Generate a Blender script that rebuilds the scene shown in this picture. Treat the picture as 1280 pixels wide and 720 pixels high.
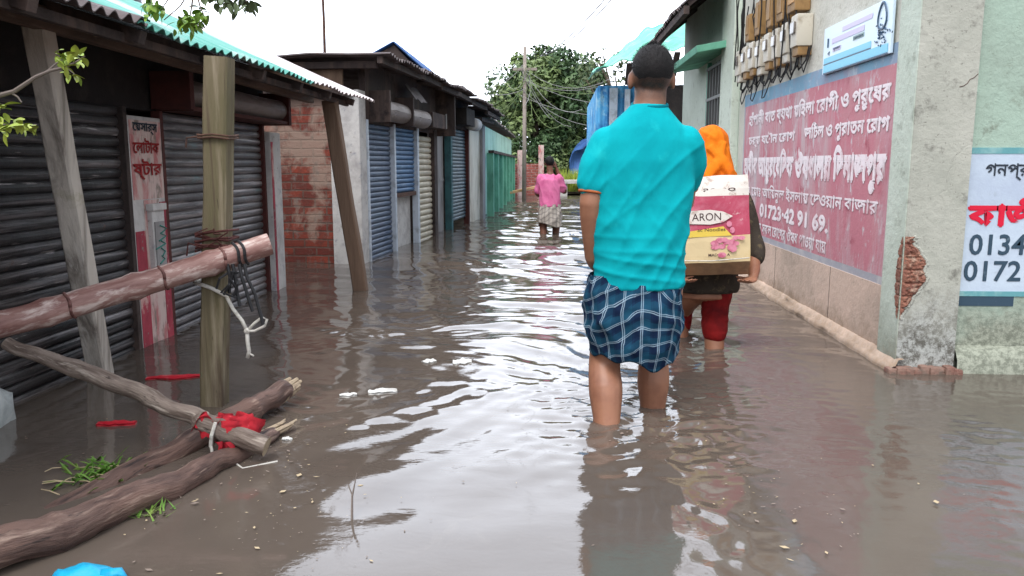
import bpy, bmesh, math, random, re
import numpy as np
from mathutils import Vector, Matrix, noise as mnoise
for o in list(bpy.data.objects): bpy.data.objects.remove(o)
S = bpy.context.scene; COL = S.collection
R = math.radians
random.seed(7); RNG = np.random.default_rng(7)

# ------------------------------------------------------------------ camera, sky, sun, exposure
cam = bpy.data.cameras.new('camera'); camo = bpy.data.objects.new('camera', cam); COL.objects.link(camo)
camo.location = (0, 0, .94); camo.rotation_euler = (R(90 - 8.81), 0, R(2.86))
cam.sensor_width = 36; cam.lens = 36 * 1000 / 1280; cam.clip_start = .05; cam.clip_end = 2000
S.camera = camo
SUN_EL, SUN_AZ = 58, 200          # azimuth: compass angle clockwise from +Y
w = bpy.data.worlds.new('World'); S.world = w; w.use_nodes = True
nt = w.node_tree; bg = nt.nodes['Background']
sky = nt.nodes.new('ShaderNodeTexSky'); sky.sky_type = 'NISHITA'; sky.sun_disc = False
sky.sun_elevation = R(SUN_EL); sky.sun_rotation = R(SUN_AZ); sky.dust_density = 4; sky.air_density = 1.2
hs = nt.nodes.new('ShaderNodeHueSaturation'); hs.inputs['Saturation'].default_value = .22
mixw = nt.nodes.new('ShaderNodeMix'); mixw.data_type = 'RGBA'; mixw.inputs[0].default_value = .5
mixw.inputs[7].default_value = (8.1, 8.7, 9.9, 1)     # even cloud deck
nt.links.new(sky.outputs[0], hs.inputs['Color']); nt.links.new(hs.outputs[0], mixw.inputs[6])
tcw = nt.nodes.new('ShaderNodeTexCoord'); dt = nt.nodes.new('ShaderNodeVectorMath'); dt.operation = 'DOT_PRODUCT'
dt.inputs[1].default_value = Vector((-.05, .85, .53)).normalized(); nt.links.new(tcw.outputs['Generated'], dt.inputs[0])
gl = nt.nodes.new('ShaderNodeMapRange'); gl.interpolation_type = 'SMOOTHSTEP'; gl.inputs[1].default_value = .55; gl.inputs[2].default_value = .97; gl.inputs[3].default_value = .85; gl.inputs[4].default_value = 2.05
nt.links.new(dt.outputs['Value'], gl.inputs[0])     # the brighter part of the cloud deck, ahead over the street
ml = nt.nodes.new('ShaderNodeVectorMath'); ml.operation = 'SCALE'; nt.links.new(mixw.outputs[2], ml.inputs[0]); nt.links.new(gl.outputs[0], ml.inputs['Scale'])
nt.links.new(ml.outputs[0], bg.inputs[0]); bg.inputs[1].default_value = .15
sun = bpy.data.lights.new('sun', 'SUN'); sun.energy = 1.3; sun.angle = R(25); sun.color = (1, .97, .93)
suno = bpy.data.objects.new('sun', sun); COL.objects.link(suno)
az = R(SUN_AZ); el = R(SUN_EL)
sd = Vector((math.sin(az) * math.cos(el), math.cos(az) * math.cos(el), math.sin(el)))
suno.rotation_euler = sd.to_track_quat('Z', 'Y').to_euler()
S.view_settings.view_transform = 'Standard'; S.view_settings.look = 'None'
S.view_settings.exposure = .85; S.view_settings.gamma = 1; S.view_settings.use_curve_mapping = False
S.render.engine = 'CYCLES'; S.cycles.use_denoising = True; S.cycles.max_bounces = 8
S.cycles.sample_clamp_indirect = 6; S.cycles.caustics_reflective = False; S.cycles.caustics_refractive = False

# ------------------------------------------------------------------ materials
def srgb(r, g, b):
    f = lambda c: (c / 255 / 12.92 if c / 255 < .04045 else ((c / 255 + .055) / 1.055) ** 2.4)
    return (f(r), f(g), f(b))

class NB:
    def __init__(s, name):
        s.m = bpy.data.materials.new(name); s.m.use_nodes = True; s.t = s.m.node_tree
        s.b = s.t.nodes['Principled BSDF']; s.tc = s.n('ShaderNodeTexCoord')
    def n(s, ty, **k):
        x = s.t.nodes.new(ty)
        for a, b in k.items(): setattr(x, a, b)
        return x
    def l(s, a, b): s.t.links.new(a, b)
    def noise(s, scale, detail=4, rough=.6, vec=None, stretch=None, dist=0):
        v = vec or s.tc.outputs['Object']
        if stretch:
            mp = s.n('ShaderNodeMapping'); mp.inputs['Scale'].default_value = stretch; s.l(v, mp.inputs[0]); v = mp.outputs[0]
        x = s.n('ShaderNodeTexNoise'); x.inputs['Scale'].default_value = scale; x.inputs['Detail'].default_value = detail
        x.inputs['Roughness'].default_value = rough; x.inputs['Distortion'].default_value = dist; s.l(v, x.inputs['Vector']); return x.outputs['Fac']
    def ramp(s, f, lo, hi):
        x = s.n('ShaderNodeMapRange'); x.inputs[1].default_value = lo; x.inputs[2].default_value = hi; s.l(f, x.inputs[0]); return x.outputs[0]
    def mix(s, f, a, b, mode='MIX'):
        x = s.n('ShaderNodeMix'); x.data_type = 'RGBA'; x.blend_type = mode
        if isinstance(f, float): x.inputs[0].default_value = f
        else: s.l(f, x.inputs[0])
        for i, c in ((6, a), (7, b)):
            if isinstance(c, tuple): x.inputs[i].default_value = (*c[:3], 1)
            else: s.l(c, x.inputs[i])
        return x.outputs[2]
    def math(s, op, a, b=0.):
        x = s.n('ShaderNodeMath', operation=op)
        for i, c in ((0, a), (1, b)):
            if isinstance(c, (int, float)): x.inputs[i].default_value = c
            else: s.l(c, x.inputs[i])
        return x.outputs[0]

def mat(name, base, var=(), rough=.8, bump=.3, bscale=40, metal=0., spec=.3, bstretch=None, bdist=.01, vec=None):
    """var: tuples (colour, noise scale, low, high, stretch or None) laid over each other as patches."""
    k = NB(name); c = None; prev = base
    vv = k.n('ShaderNodeAttribute', attribute_name=vec).outputs['Vector'] if vec else None
    for v in var:
        col, sc, lo, hi = v[:4]; st = v[4] if len(v) > 4 else None
        f = k.ramp(k.noise(sc, 6, .65, vec=vv, stretch=st, dist=.3), lo, hi)
        prev = k.mix(f, prev, col)
    if isinstance(prev, tuple): k.b.inputs['Base Color'].default_value = (*prev, 1)
    else: k.l(prev, k.b.inputs['Base Color'])
    k.b.inputs['Roughness'].default_value = rough; k.b.inputs['Metallic'].default_value = metal
    k.b.inputs['Specular IOR Level'].default_value = spec
    if bump:
        bp = k.n('ShaderNodeBump'); bp.inputs['Strength'].default_value = bump; bp.inputs['Distance'].default_value = bdist
        k.l(k.noise(bscale, 6, .7, vec=vv, stretch=bstretch), bp.inputs['Height']); k.l(bp.outputs[0], k.b.inputs['Normal'])
    return k.m

M = {}
BLACKWOOD = srgb(52, 46, 44)
M['skin'] = mat('skin', srgb(150, 104, 80), [(srgb(120, 78, 60), 9, .45, .75)], .5, .08, 160, spec=.4)
M['skin_dark'] = mat('skin_dark', srgb(110, 72, 58), [], .55, .05, 160)
M['hair'] = mat('hair', srgb(20, 17, 18), [(srgb(34, 29, 29), 60, .5, .8)], .7, .6, 260, bdist=.004)
M['eye'] = mat('eye', (.6, .58, .55), [], .2, 0)
M['teal'] = mat('teal_cotton', srgb(9, 162, 171), [(srgb(5, 144, 155), 4, .42, .68), (srgb(26, 174, 180), 9, .58, .74)], .9, .22, 60, spec=.1, bdist=.006, bstretch=(1, 1, .35))
M['teal_dark'] = mat('teal_ribbing', srgb(0, 106, 120), [], .9, .3, 300, spec=.1, bdist=.003)
M['orange_trim'] = mat('orange_trim', srgb(170, 96, 60), [], .9, .2, 300, spec=.1)
M['orange'] = mat('orange_scarf', srgb(212, 112, 22), [(srgb(190, 80, 24), 6, .5, .75), (srgb(226, 150, 50), 14, .62, .8)], .85, .3, 120, spec=.15)
M['red_cloth'] = mat('red_cloth', srgb(132, 26, 26), [(srgb(86, 18, 22), 7, .4, .66), (srgb(150, 50, 44), 18, .6, .72)], .85, .4, 90, spec=.15)
M['dark_cloth'] = mat('dark_cloth', srgb(62, 56, 50), [(srgb(94, 84, 66), 22, .55, .65), (srgb(36, 32, 34), 12, .55, .7)], .9, .4, 90, spec=.1)
M['pink'] = mat('pink_cotton', srgb(218, 120, 164), [(srgb(196, 92, 140), 8, .45, .7)], .9, .3, 100, spec=.1)
M['greywood'] = mat('grey_timber', srgb(196, 188, 178), [(srgb(126, 118, 110), 14, .46, .66, (1, 1, .07)), (srgb(196, 190, 182), 20, .56, .7, (1, 1, .06)), (srgb(140, 134, 100), 3, .6, .75), (srgb(70, 62, 56), 30, .68, .76, (1, 1, .2))], .85, .5, 60, bstretch=(1, 1, .08))
M['mosswood'] = mat('mossy_timber', srgb(118, 106, 86), [(srgb(92, 88, 60), 3, .4, .66, (1, 1, .3)), (srgb(150, 138, 118), 16, .52, .68, (1, 1, .06)), (srgb(84, 70, 58), 22, .54, .68, (1, 1, .06)), (srgb(52, 46, 38), 34, .66, .73, (1, 1, .1))], .85, .55, 70, bstretch=(1, 1, .07))
M['brownwood'] = mat('brown_timber', srgb(120, 98, 82), [(srgb(84, 66, 54), 5, .4, .7, (1, 1, .1)), (srgb(152, 132, 112), 8, .58, .75, (1, 1, .1))], .85, .55, 60, bstretch=(1, 1, .08))
M['beamwood'] = mat('beam_timber', srgb(112, 94, 84), [(srgb(70, 56, 50), 9, .45, .7, (1, .15, 1)), (srgb(150, 132, 118), 12, .6, .75, (1, .2, 1))], .85, .5, 60, bstretch=(1, .08, 1))
M['darkwood'] = mat('dark_timber', srgb(66, 57, 55), [(srgb(104, 86, 78), 5, .48, .72, (1, 1, .15)), (srgb(44, 38, 38), 8, .52, .7)], .9, .4, 50)  # dark brown timber tone for beams, boards and joint lines
M['shade_black'] = mat('shade_black_board', srgb(38, 34, 34), [(srgb(56, 50, 48), 7, .5, .75)], .9, .4, 40)  # near-black: shade under roofs and in openings put into the colour
M['bamboo'] = mat('peeled_pole', srgb(150, 116, 108), [(srgb(118, 80, 74), 20, .46, .64, (1, 1, .2)), (srgb(204, 186, 178), 26, .50, .64, (1, 1, .3)), (srgb(128, 88, 82), 50, .58, .72, (1, 1, .1)), (srgb(96, 60, 56), 14, .68, .76, (1, 1, .6))], .5, .25, 70, spec=.4, bstretch=(1, 1, .12), vec='bk')
M['bark'] = mat('wet_branch_bark', srgb(112, 86, 76), [(srgb(72, 52, 46), 30, .44, .62, (1, 1, .18)), (srgb(160, 136, 122), 44, .54, .68, (1, 1, .12)), (srgb(96, 74, 66), 9, .5, .7, (1, 1, .5)), (srgb(44, 32, 30), 60, .60, .68, (1, 1, .12))], .65, 1., 70, spec=.45, bstretch=(1, 1, .14), bdist=.012, vec='bk')
M['greybark'] = mat('grey_branch_bark', srgb(134, 120, 110), [(srgb(88, 74, 66), 34, .44, .62, (1, 1, .16)), (srgb(180, 168, 156), 48, .54, .68, (1, 1, .12)), (srgb(110, 96, 88), 9, .5, .7, (1, 1, .5)), (srgb(52, 42, 38), 60, .60, .68, (1, 1, .14))], .75, 1., 70, bstretch=(1, 1, .14), bdist=.012, vec='bk')
M['bamboo_node'] = mat('pole_node', srgb(120, 84, 78), [(srgb(84, 52, 48), 30, .45, .65)], .6, .5, 70)
M['sawn'] = mat('sawn_end', srgb(176, 158, 134), [(srgb(120, 100, 84), 40, .5, .7)], .85, .5, 120)
M['rustiron'] = mat('rusty_iron', srgb(92, 66, 54), [(srgb(60, 44, 40), 20, .4, .7)], .8, .4, 80)
M['wire'] = mat('black_wire', (.02, .02, .022), [], .6, 0)
M['greywire'] = mat('grey_wire', srgb(150, 150, 150), [], .6, 0)
M['rope'] = mat('white_rope', srgb(208, 204, 196), [(srgb(160, 154, 144), 60, .5, .7)], .9, .5, 300)
M['plaster_white'] = mat('old_white_plaster', srgb(196, 194, 192), [(srgb(160, 156, 156), 5, .45, .7), (srgb(140, 140, 150), 14, .58, .72), (srgb(112, 98, 88), 18, .64, .72)], .9, .4, 40)
M['shutter_dark'] = mat('dark_shutter_steel', srgb(60, 57, 58), [(srgb(38, 35, 36), 3, .4, .65), (srgb(118, 113, 114), 9, .52, .66, (1, .12, 3)), (srgb(176, 170, 170), 16, .62, .68, (1, .16, 3.2)), (srgb(84, 62, 54), 14, .66, .74)], .5, .3, 30, metal=.35, spec=.4)
M['shutter_grey'] = mat('grey_shutter_steel', srgb(112, 108, 108), [(srgb(80, 76, 78), 3, .4, .65), (srgb(168, 160, 160), 11, .52, .66, (1, .12, 3)), (srgb(112, 140, 140), 2.2, .6, .72, (1, .6, 2)), (srgb(100, 76, 68), 14, .66, .74)], .5, .3, 30, metal=.35, spec=.4)
M['shutter_slate'] = mat('slate_blue_shutter_steel', srgb(94, 106, 124), [(srgb(66, 80, 104), 3, .42, .68), (srgb(134, 150, 168), 10, .58, .74, (1, .3, 2)), (srgb(110, 92, 84), 12, .66, .76)], .5, .3, 30, metal=.25, spec=.4)
M['shutter_blue'] = mat('blue_shutter_steel', srgb(76, 110, 146), [(srgb(56, 82, 114), 3, .42, .68), (srgb(130, 158, 184), 10, .58, .74, (1, .3, 2))], .5, .3, 30, metal=.25, spec=.4)
M['shutter_cream'] = mat('cream_shutter_steel', srgb(196, 188, 168), [(srgb(164, 152, 132), 4, .42, .68), (srgb(130, 110, 90), 12, .62, .74)], .55, .3, 30, metal=.15, spec=.4)
M['shutter_teal'] = mat('dull_green_shutter_steel', srgb(84, 100, 106), [(srgb(60, 72, 78), 3, .42, .68), (srgb(128, 136, 138), 10, .58, .74, (1, .3, 2))], .5, .3, 30, metal=.25, spec=.4)
M['hoodmetal'] = mat('shutter_box_metal', srgb(140, 130, 126), [(srgb(100, 88, 82), 5, .42, .68, (1, .3, 1)), (srgb(176, 168, 162), 10, .6, .74, (1, .2, 1))], .6, .3, 30, metal=.2)
M['tin_green'] = mat('green_roof_tin', srgb(88, 156, 144), [(srgb(176, 188, 186), 1.6, .52, .62), (srgb(70, 130, 122), 9, .6, .72), (srgb(120, 96, 84), 14, .7, .78)], .55, .2, 30, metal=.1)
M['tin_white'] = mat('whitewashed_roof_tin', srgb(206, 196, 196), [(srgb(176, 160, 158), 3, .5, .7), (srgb(150, 120, 108), 11, .66, .76)], .55, .2, 30, metal=.1)
M['tin_dark'] = mat('dark_rusty_roof_tin', srgb(96, 88, 88), [(srgb(66, 56, 56), 3, .45, .65), (srgb(136, 130, 132), 6, .6, .75), (srgb(98, 70, 58), 9, .62, .75)], .65, .3, 30, metal=.15)
M['tin_blue'] = mat('blue_roof_tin', srgb(60, 96, 150), [(srgb(44, 70, 116), 2, .45, .65), (srgb(120, 160, 190), 5, .62, .75)], .6, .2, 30, metal=.1)
M['tin_wall_blue'] = mat('blue_wall_tin', srgb(92, 172, 222), [(srgb(60, 130, 190), 2.6, .47, .6), (srgb(170, 210, 226), 4, .54, .66), (srgb(90, 100, 110), 9, .68, .76)], .6, .2, 30, metal=.1)
M['pale_green'] = mat('pale_green_paint', srgb(188, 226, 210), [(srgb(150, 196, 178), 2, .45, .65, (1, 1, .4)), (srgb(180, 206, 194), 4, .56, .72), (srgb(98, 112, 100), 9, .64, .74, (1, 1, .4))], .8, .3, 30)
M['mid_green'] = mat('green_paint', srgb(112, 176, 150), [(srgb(84, 140, 118), 4, .45, .65, (1, 1, .4))], .8, .3, 30)
M['cream_wall'] = mat('cream_plaster', srgb(226, 218, 202), [(srgb(176, 164, 144), 3, .45, .65, (1, 1, .3)), (srgb(140, 126, 108), 8, .6, .74, (1, 1, .3))], .9, .4, 40)
M['greydoor'] = mat('grey_door_board', srgb(150, 148, 148), [(srgb(116, 112, 112), 4, .45, .65, (1, 1, .3))], .85, .3, 40)
M['teal_frame'] = mat('teal_door_frame', srgb(60, 100, 104), [(srgb(44, 70, 76), 8, .45, .65)], .7, .3, 40)
M['white_jamb'] = mat('white_steel_jamb', srgb(190, 200, 212), [(srgb(150, 156, 164), 8, .5, .7)], .6, .2, 40)
M['redbrown'] = mat('redbrown_frame', srgb(84, 44, 40), [(srgb(60, 34, 32), 8, .4, .7)], .8, .3, 40)
M['red_paint'] = mat('red_paint', srgb(168, 66, 80), [(srgb(120, 46, 58), 6, .45, .65, (1, 1, .4)), (srgb(196, 156, 150), 10, .54, .62, (1, 1, .5)), (srgb(130, 124, 120), 24, .6, .68)], .85, .3, 40)
M['pink_paint'] = mat('faded_pink_paint', srgb(200, 178, 172), [(srgb(182, 116, 116), 7, .5, .62, (1, 1, .4)), (srgb(136, 124, 116), 14, .54, .64, (1, 1, .5)), (srgb(120, 150, 140), 5, .62, .7)], .9, .3, 40)
M['red_letter'] = mat('red_lettering', srgb(140, 34, 36), [(srgb(176, 96, 92), 22, .6, .72)], .85, 0)
M['black_letter'] = mat('dark_lettering', srgb(48, 56, 66), [(srgb(96, 104, 112), 22, .62, .75)], .85, 0)
M['navy_letter'] = mat('navy_lettering', srgb(52, 72, 88), [(srgb(100, 116, 128), 30, .6, .75)], .85, 0)
M['white_letter'] = mat('white_lettering', srgb(236, 226, 230), [(srgb(206, 166, 172), 5, .54, .70), (srgb(190, 134, 144), 22, .60, .70)], .9, 0)
M['bright_red_letter'] = mat('bright_red_lettering', srgb(204, 30, 58), [(srgb(210, 90, 110), 22, .62, .75)], .85, 0)
M['teal_letter'] = mat('teal_lettering', srgb(60, 130, 120), [], .85, 0)

def brick_mat(name, sc, mortar, c1, c2, plaster=None, lo=.5, hi=.56, axes='xz'):
    k = NB(name); mp = k.n('ShaderNodeMapping')
    sx = k.n('ShaderNodeSeparateXYZ'); k.l(k.tc.outputs['Object'], sx.inputs[0])
    cx = k.n('ShaderNodeCombineXYZ'); k.l(sx.outputs['X' if axes[0] == 'x' else 'Y'], cx.inputs[0]); k.l(sx.outputs['Z'], cx.inputs[1])
    ds = k.n('ShaderNodeTexNoise'); ds.inputs['Scale'].default_value = 6; k.l(k.tc.outputs['Object'], ds.inputs['Vector'])
    ad = k.n('ShaderNodeVectorMath', operation='MULTIPLY_ADD'); k.l(ds.outputs['Color'], ad.inputs[0]); ad.inputs[1].default_value = (.02, .02, 0); k.l(cx.outputs[0], ad.inputs[2])
    br = k.n('ShaderNodeTexBrick'); k.l(ad.outputs[0], br.inputs['Vector']); br.inputs['Scale'].default_value = sc
    br.inputs['Color1'].default_value = (*c1, 1); br.inputs['Color2'].default_value = (*c2, 1); br.inputs['Mortar'].default_value = (*mortar, 1)
    br.inputs['Brick Width'].default_value = .23; br.inputs['Row Height'].default_value = .078; br.inputs['Mortar Size'].default_value = .009; br.inputs['Mortar Smooth'].default_value = .3
    f = k.ramp(k.noise(16, 6, .7), .42, .72); c = k.mix(f, br.outputs['Color'], srgb(92, 60, 54))
    if plaster:
        g = k.ramp(k.math('ADD', k.noise(3.2, 6, .62, dist=.4), k.math('MULTIPLY', k.math('SUBTRACT', sx.outputs['Z'], .75), .16)), lo, hi); c = k.mix(k.math('MULTIPLY', g, .85), c, plaster)
        c = k.mix(k.ramp(k.noise(11, 6, .65), .55, .72), c, srgb(120, 110, 104))
    k.l(c, k.b.inputs['Base Color']); k.b.inputs['Roughness'].default_value = .9; k.b.inputs['Specular IOR Level'].default_value = .2
    bp = k.n('ShaderNodeBump'); bp.inputs['Strength'].default_value = .7; bp.inputs['Distance'].default_value = .012
    h = k.math('MULTIPLY_ADD', br.outputs['Fac'], -.8); hh = k.math('ADD', h, k.math('MULTIPLY', k.noise(40, 5), .7))
    k.l(hh, bp.inputs['Height']); k.l(bp.outputs[0], k.b.inputs['Normal']); return k.m
M['brick'] = brick_mat('red_brick_wall', 1, srgb(104, 84, 76), srgb(142, 68, 54), srgb(104, 52, 46), srgb(150, 130, 118), .50, .60)
M['brick_pink'] = brick_mat('pink_brick_wall', 1, srgb(176, 150, 144), srgb(176, 100, 92), srgb(156, 84, 76))
M['brickpiece'] = mat('broken_brick', srgb(152, 106, 88), [(srgb(116, 74, 64), 14, .4, .62), (srgb(176, 150, 132), 24, .52, .68), (srgb(120, 110, 100), 40, .58, .7)], .95, .9, 60, bdist=.01)

def wall_mat(name, base, grime, dirt, low=None, lowz=(0, .3)):
    """plaster with blotches, hairline cracks, and a damp stain that climbs unevenly from the flood line"""
    k = NB(name)
    c = k.mix(k.ramp(k.noise(1.7, 7, .66, dist=.4), .42, .7), base, grime)
    c = k.mix(k.ramp(k.noise(9, 7, .7), .57, .74), c, dirt); c = k.mix(k.math('MULTIPLY', k.ramp(k.noise(70, 4, .6), .64, .7), .6), c, dirt)
    c = k.mix(k.ramp(k.noise(6, 5, .6, stretch=(1, 1, .12)), .6, .8), c, grime)
    vo = k.n('ShaderNodeTexVoronoi', feature='DISTANCE_TO_EDGE'); vo.inputs['Scale'].default_value = .45
    ds = k.n('ShaderNodeTexNoise'); ds.inputs['Scale'].default_value = 5; ds.inputs['Detail'].default_value = 6; k.l(k.tc.outputs['Object'], ds.inputs['Vector'])
    ad = k.n('ShaderNodeVectorMath', operation='MULTIPLY_ADD'); k.l(ds.outputs['Color'], ad.inputs[0]); ad.inputs[1].default_value = (.5, .5, .5); k.l(k.tc.outputs['Object'], ad.inputs[2]); k.l(ad.outputs[0], vo.inputs['Vector'])
    cr = k.ramp(vo.outputs['Distance'], .006, 0.); cr = k.math('MULTIPLY', cr, k.ramp(k.noise(1.1, 2), .56, .66))
    c = k.mix(k.math('MULTIPLY', cr, .08), c, srgb(96, 92, 84))
    if low:
        g = k.n('ShaderNodeNewGeometry'); sx = k.n('ShaderNodeSeparateXYZ'); k.l(g.outputs['Position'], sx.inputs[0])
        z = k.math('ADD', sx.outputs['Z'], k.math('MULTIPLY', k.math('SUBTRACT', k.noise(5, 6, .7), .5), .5))
        c = k.mix(k.ramp(z, lowz[1], lowz[0]), c, k.mix(k.ramp(k.noise(34, 6, .8), .44, .58), low, dirt))
    k.l(c, k.b.inputs['Base Color']); k.b.inputs['Roughness'].default_value = .9; k.b.inputs['Specular IOR Level'].default_value = .2
    bp = k.n('ShaderNodeBump'); bp.inputs['Strength'].default_value = .6; bp.inputs['Distance'].default_value = .012
    k.l(k.math('ADD', k.noise(26, 7, .7), k.math('MULTIPLY', cr, -.12)), bp.inputs['Height']); k.l(bp.outputs[0], k.b.inputs['Normal']); return k.m
M['wall_pale'] = wall_mat('pale_lime_plaster', srgb(206, 204, 194), srgb(186, 186, 174), srgb(160, 156, 140))
M['wall_peach'] = wall_mat('peach_cement_band', srgb(208, 184, 168), srgb(176, 158, 144), srgb(152, 136, 122), srgb(150, 128, 108), (0, .16))
M['pilaster'] = wall_mat('grey_cement_pilaster', srgb(178, 178, 168), srgb(152, 154, 144), srgb(96, 94, 88), srgb(166, 168, 164), (.12, .42))
M['wall_green'] = wall_mat('grey_green_plaster', srgb(158, 178, 164), srgb(146, 160, 148), srgb(112, 116, 104), srgb(150, 154, 140), (.16, .42))
M['wall_strip'] = wall_mat('pale_green_strip', srgb(196, 206, 194), srgb(180, 190, 176), srgb(140, 146, 134), srgb(150, 150, 136), (.05, .3))
M['red_sign'] = mat('faded_red_sign_paint', srgb(190, 122, 134), [(srgb(170, 88, 102), 1.6, .5, .68), (srgb(190, 140, 146), 3, .46, .68, (1, 1, .35)), (srgb(190, 176, 180), 3.4, .48, .66, (1, 1, .22)), (srgb(150, 62, 80), 6, .60, .74), (srgb(198, 192, 196), 14, .57, .68, (1, 1, .5)), (srgb(126, 110, 116), 30, .66, .72)], .9, .3, 40)
M['blue_band'] = mat('blue_paint_band', srgb(126, 166, 190), [(srgb(150, 150, 170), 3, .45, .65), (srgb(190, 200, 206), 8, .56, .72)], .9, .2, 40)
M['grey_band'] = mat('grey_blue_paint_band', srgb(164, 164, 172), [(srgb(190, 188, 188), 5, .5, .7)], .9, .2, 40)
M['white_sign'] = mat('white_blue_sign_paint', srgb(184, 198, 212), [(srgb(170, 182, 200), 3, .45, .66), (srgb(150, 160, 168), 10, .62, .74)], .9, .2, 40)
M['teal_band'] = mat('teal_paint_band', srgb(96, 150, 156), [(srgb(140, 176, 176), 8, .5, .7)], .9, .2, 40)
M['plate_white'] = mat('printed_white_plate', srgb(204, 224, 238), [], .35, 0, spec=.5)
M['plate_blue'] = mat('printed_blue', srgb(110, 196, 224), [], .4, 0, spec=.5)
M['plate_navy'] = mat('printed_navy', srgb(50, 80, 110), [], .4, 0)
M['plate_lilac'] = mat('printed_lilac', srgb(196, 190, 222), [], .4, 0)
M['plate_green'] = mat('printed_green_grey', srgb(120, 150, 148), [], .4, 0)
M['meter_white'] = mat('meter_housing', srgb(196, 190, 176), [(srgb(150, 138, 120), 9, .5, .7)], .5, .1, 40)
M['meter_glass'] = mat('meter_window', srgb(120, 112, 104), [(srgb(90, 82, 76), 20, .4, .6)], .15, 0, spec=.6)
M['meter_brown'] = mat('breaker_box', srgb(150, 118, 76), [(srgb(112, 84, 54), 6, .45, .68)], .6, .2, 40)
M['carton_white'] = mat('carton_white', srgb(214, 206, 198), [(srgb(176, 156, 146), 22, .54, .64), (srgb(196, 130, 140), 30, .66, .7)], .7, .15, 40)
M['carton_pink'] = mat('carton_pink', srgb(176, 72, 94), [(srgb(198, 122, 138), 6, .48, .68), (srgb(206, 170, 172), 30, .62, .72)], .7, .1, 40)
M['carton_cream'] = mat('carton_cream', srgb(214, 192, 150), [(srgb(200, 170, 120), 5, .5, .7)], .7, .1, 40)
M['carton_kraft'] = mat('carton_kraft', srgb(150, 118, 88), [(srgb(110, 84, 66), 6, .45, .7)], .85, .3, 30)
M['carton_yellow'] = mat('carton_yellow', srgb(216, 186, 80), [], .7, 0)
M['carton_dark'] = mat('carton_ink', srgb(70, 50, 50), [], .7, 0)
M['carton_rose'] = mat('carton_flowers', srgb(206, 130, 150), [(srgb(176, 84, 110), 30, .48, .62)], .7, 0)
M['leaf_dark'] = mat('tree_leaf', (.048, .098, .038), [((.10, .16, .06), .9, .45, .6), ((.03, .06, .03), 1.7, .55, .7)], .55, 0, spec=.35)
M['leaf_mid'] = mat('bright_tree_leaf', (.17, .23, .085), [((.09, .15, .05), 1.2, .45, .65)], .55, 0, spec=.35)
M['leaf_lime'] = mat('young_leaf', (.32, .38, .06), [((.2, .3, .05), 12, .45, .65)], .5, 0, spec=.3)
M['leaf_green'] = mat('overhanging_leaf', (.16, .27, .03), [((.09, .17, .03), 9, .45, .6)], .5, 0, spec=.3)
M['leaf_grey'] = mat('shaded_leaf', (.08, .11, .05), [], .6, 0)
M['twig'] = mat('twig_bark', srgb(110, 100, 94), [], .8, .2, 90)
M['trunk'] = mat('tree_trunk', srgb(104, 92, 80), [(srgb(70, 60, 52), 6, .45, .7)], .9, .6, 30)
M['grass'] = mat('grass_blade', (.10, .22, .03), [((.2, .25, .06), 8, .5, .7)], .6, 0)
M['straw'] = mat('dry_stem', srgb(176, 158, 128), [], .85, 0)
M['foam'] = mat('white_plastic_scrap', srgb(204, 204, 200), [(srgb(160, 156, 150), 12, .55, .7)], .5, .3, 40)
M['redstrip'] = mat('red_strip', srgb(190, 36, 50), [(srgb(200, 120, 120), 12, .6, .7)], .45, .2, 40)
M['redtie'] = mat('red_tie_cloth', srgb(176, 34, 46), [(srgb(124, 24, 36), 16, .45, .65), (srgb(196, 84, 90), 40, .6, .72)], .8, .6, 110, bdist=.006)
M['bluebag'] = mat('blue_plastic_bag', srgb(30, 160, 200), [(srgb(20, 120, 170), 9, .45, .6)], .35, .4, 40)
M['greybag'] = mat('grey_plastic_bag', srgb(180, 184, 182), [(srgb(130, 136, 136), 7, .45, .65)], .4, .4, 40)
M['tank'] = mat('black_water_tank', srgb(52, 58, 66), [(srgb(80, 86, 92), 4, .5, .7)], .5, .2, 30)
M['footing'] = mat('worn_footing', srgb(140, 112, 100), [(srgb(120, 80, 70), 9, .45, .65), (srgb(104, 98, 90), 20, .5, .68)], .9, .9, 60, bdist=.012)
M['concrete_pole'] = mat('concrete_pole', srgb(150, 140, 132), [(srgb(120, 110, 104), 5, .45, .7)], .9, .3, 40)
M['green_sheet'] = mat('green_tarp_roof', srgb(90, 190, 160), [(srgb(60, 150, 126), 2.4, .45, .62), (srgb(150, 214, 192), 4, .58, .7)], .55, .3, 16)
M['mud'] = mat('mud', (.08, .06, .045), [], .9, .3, 10)
M['slabgrey'] = mat('pale_cement_slab', srgb(190, 188, 184), [(srgb(150, 146, 142), 6, .45, .7)], .9, .3, 40)
M['plank'] = mat('tan_plank', srgb(196, 158, 116), [(srgb(150, 114, 80), 6, .45, .7)], .85, .3, 40)
M['steel'] = mat('grey_steel_grille', srgb(120, 122, 120), [], .6, .1, 40, metal=.3)

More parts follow.
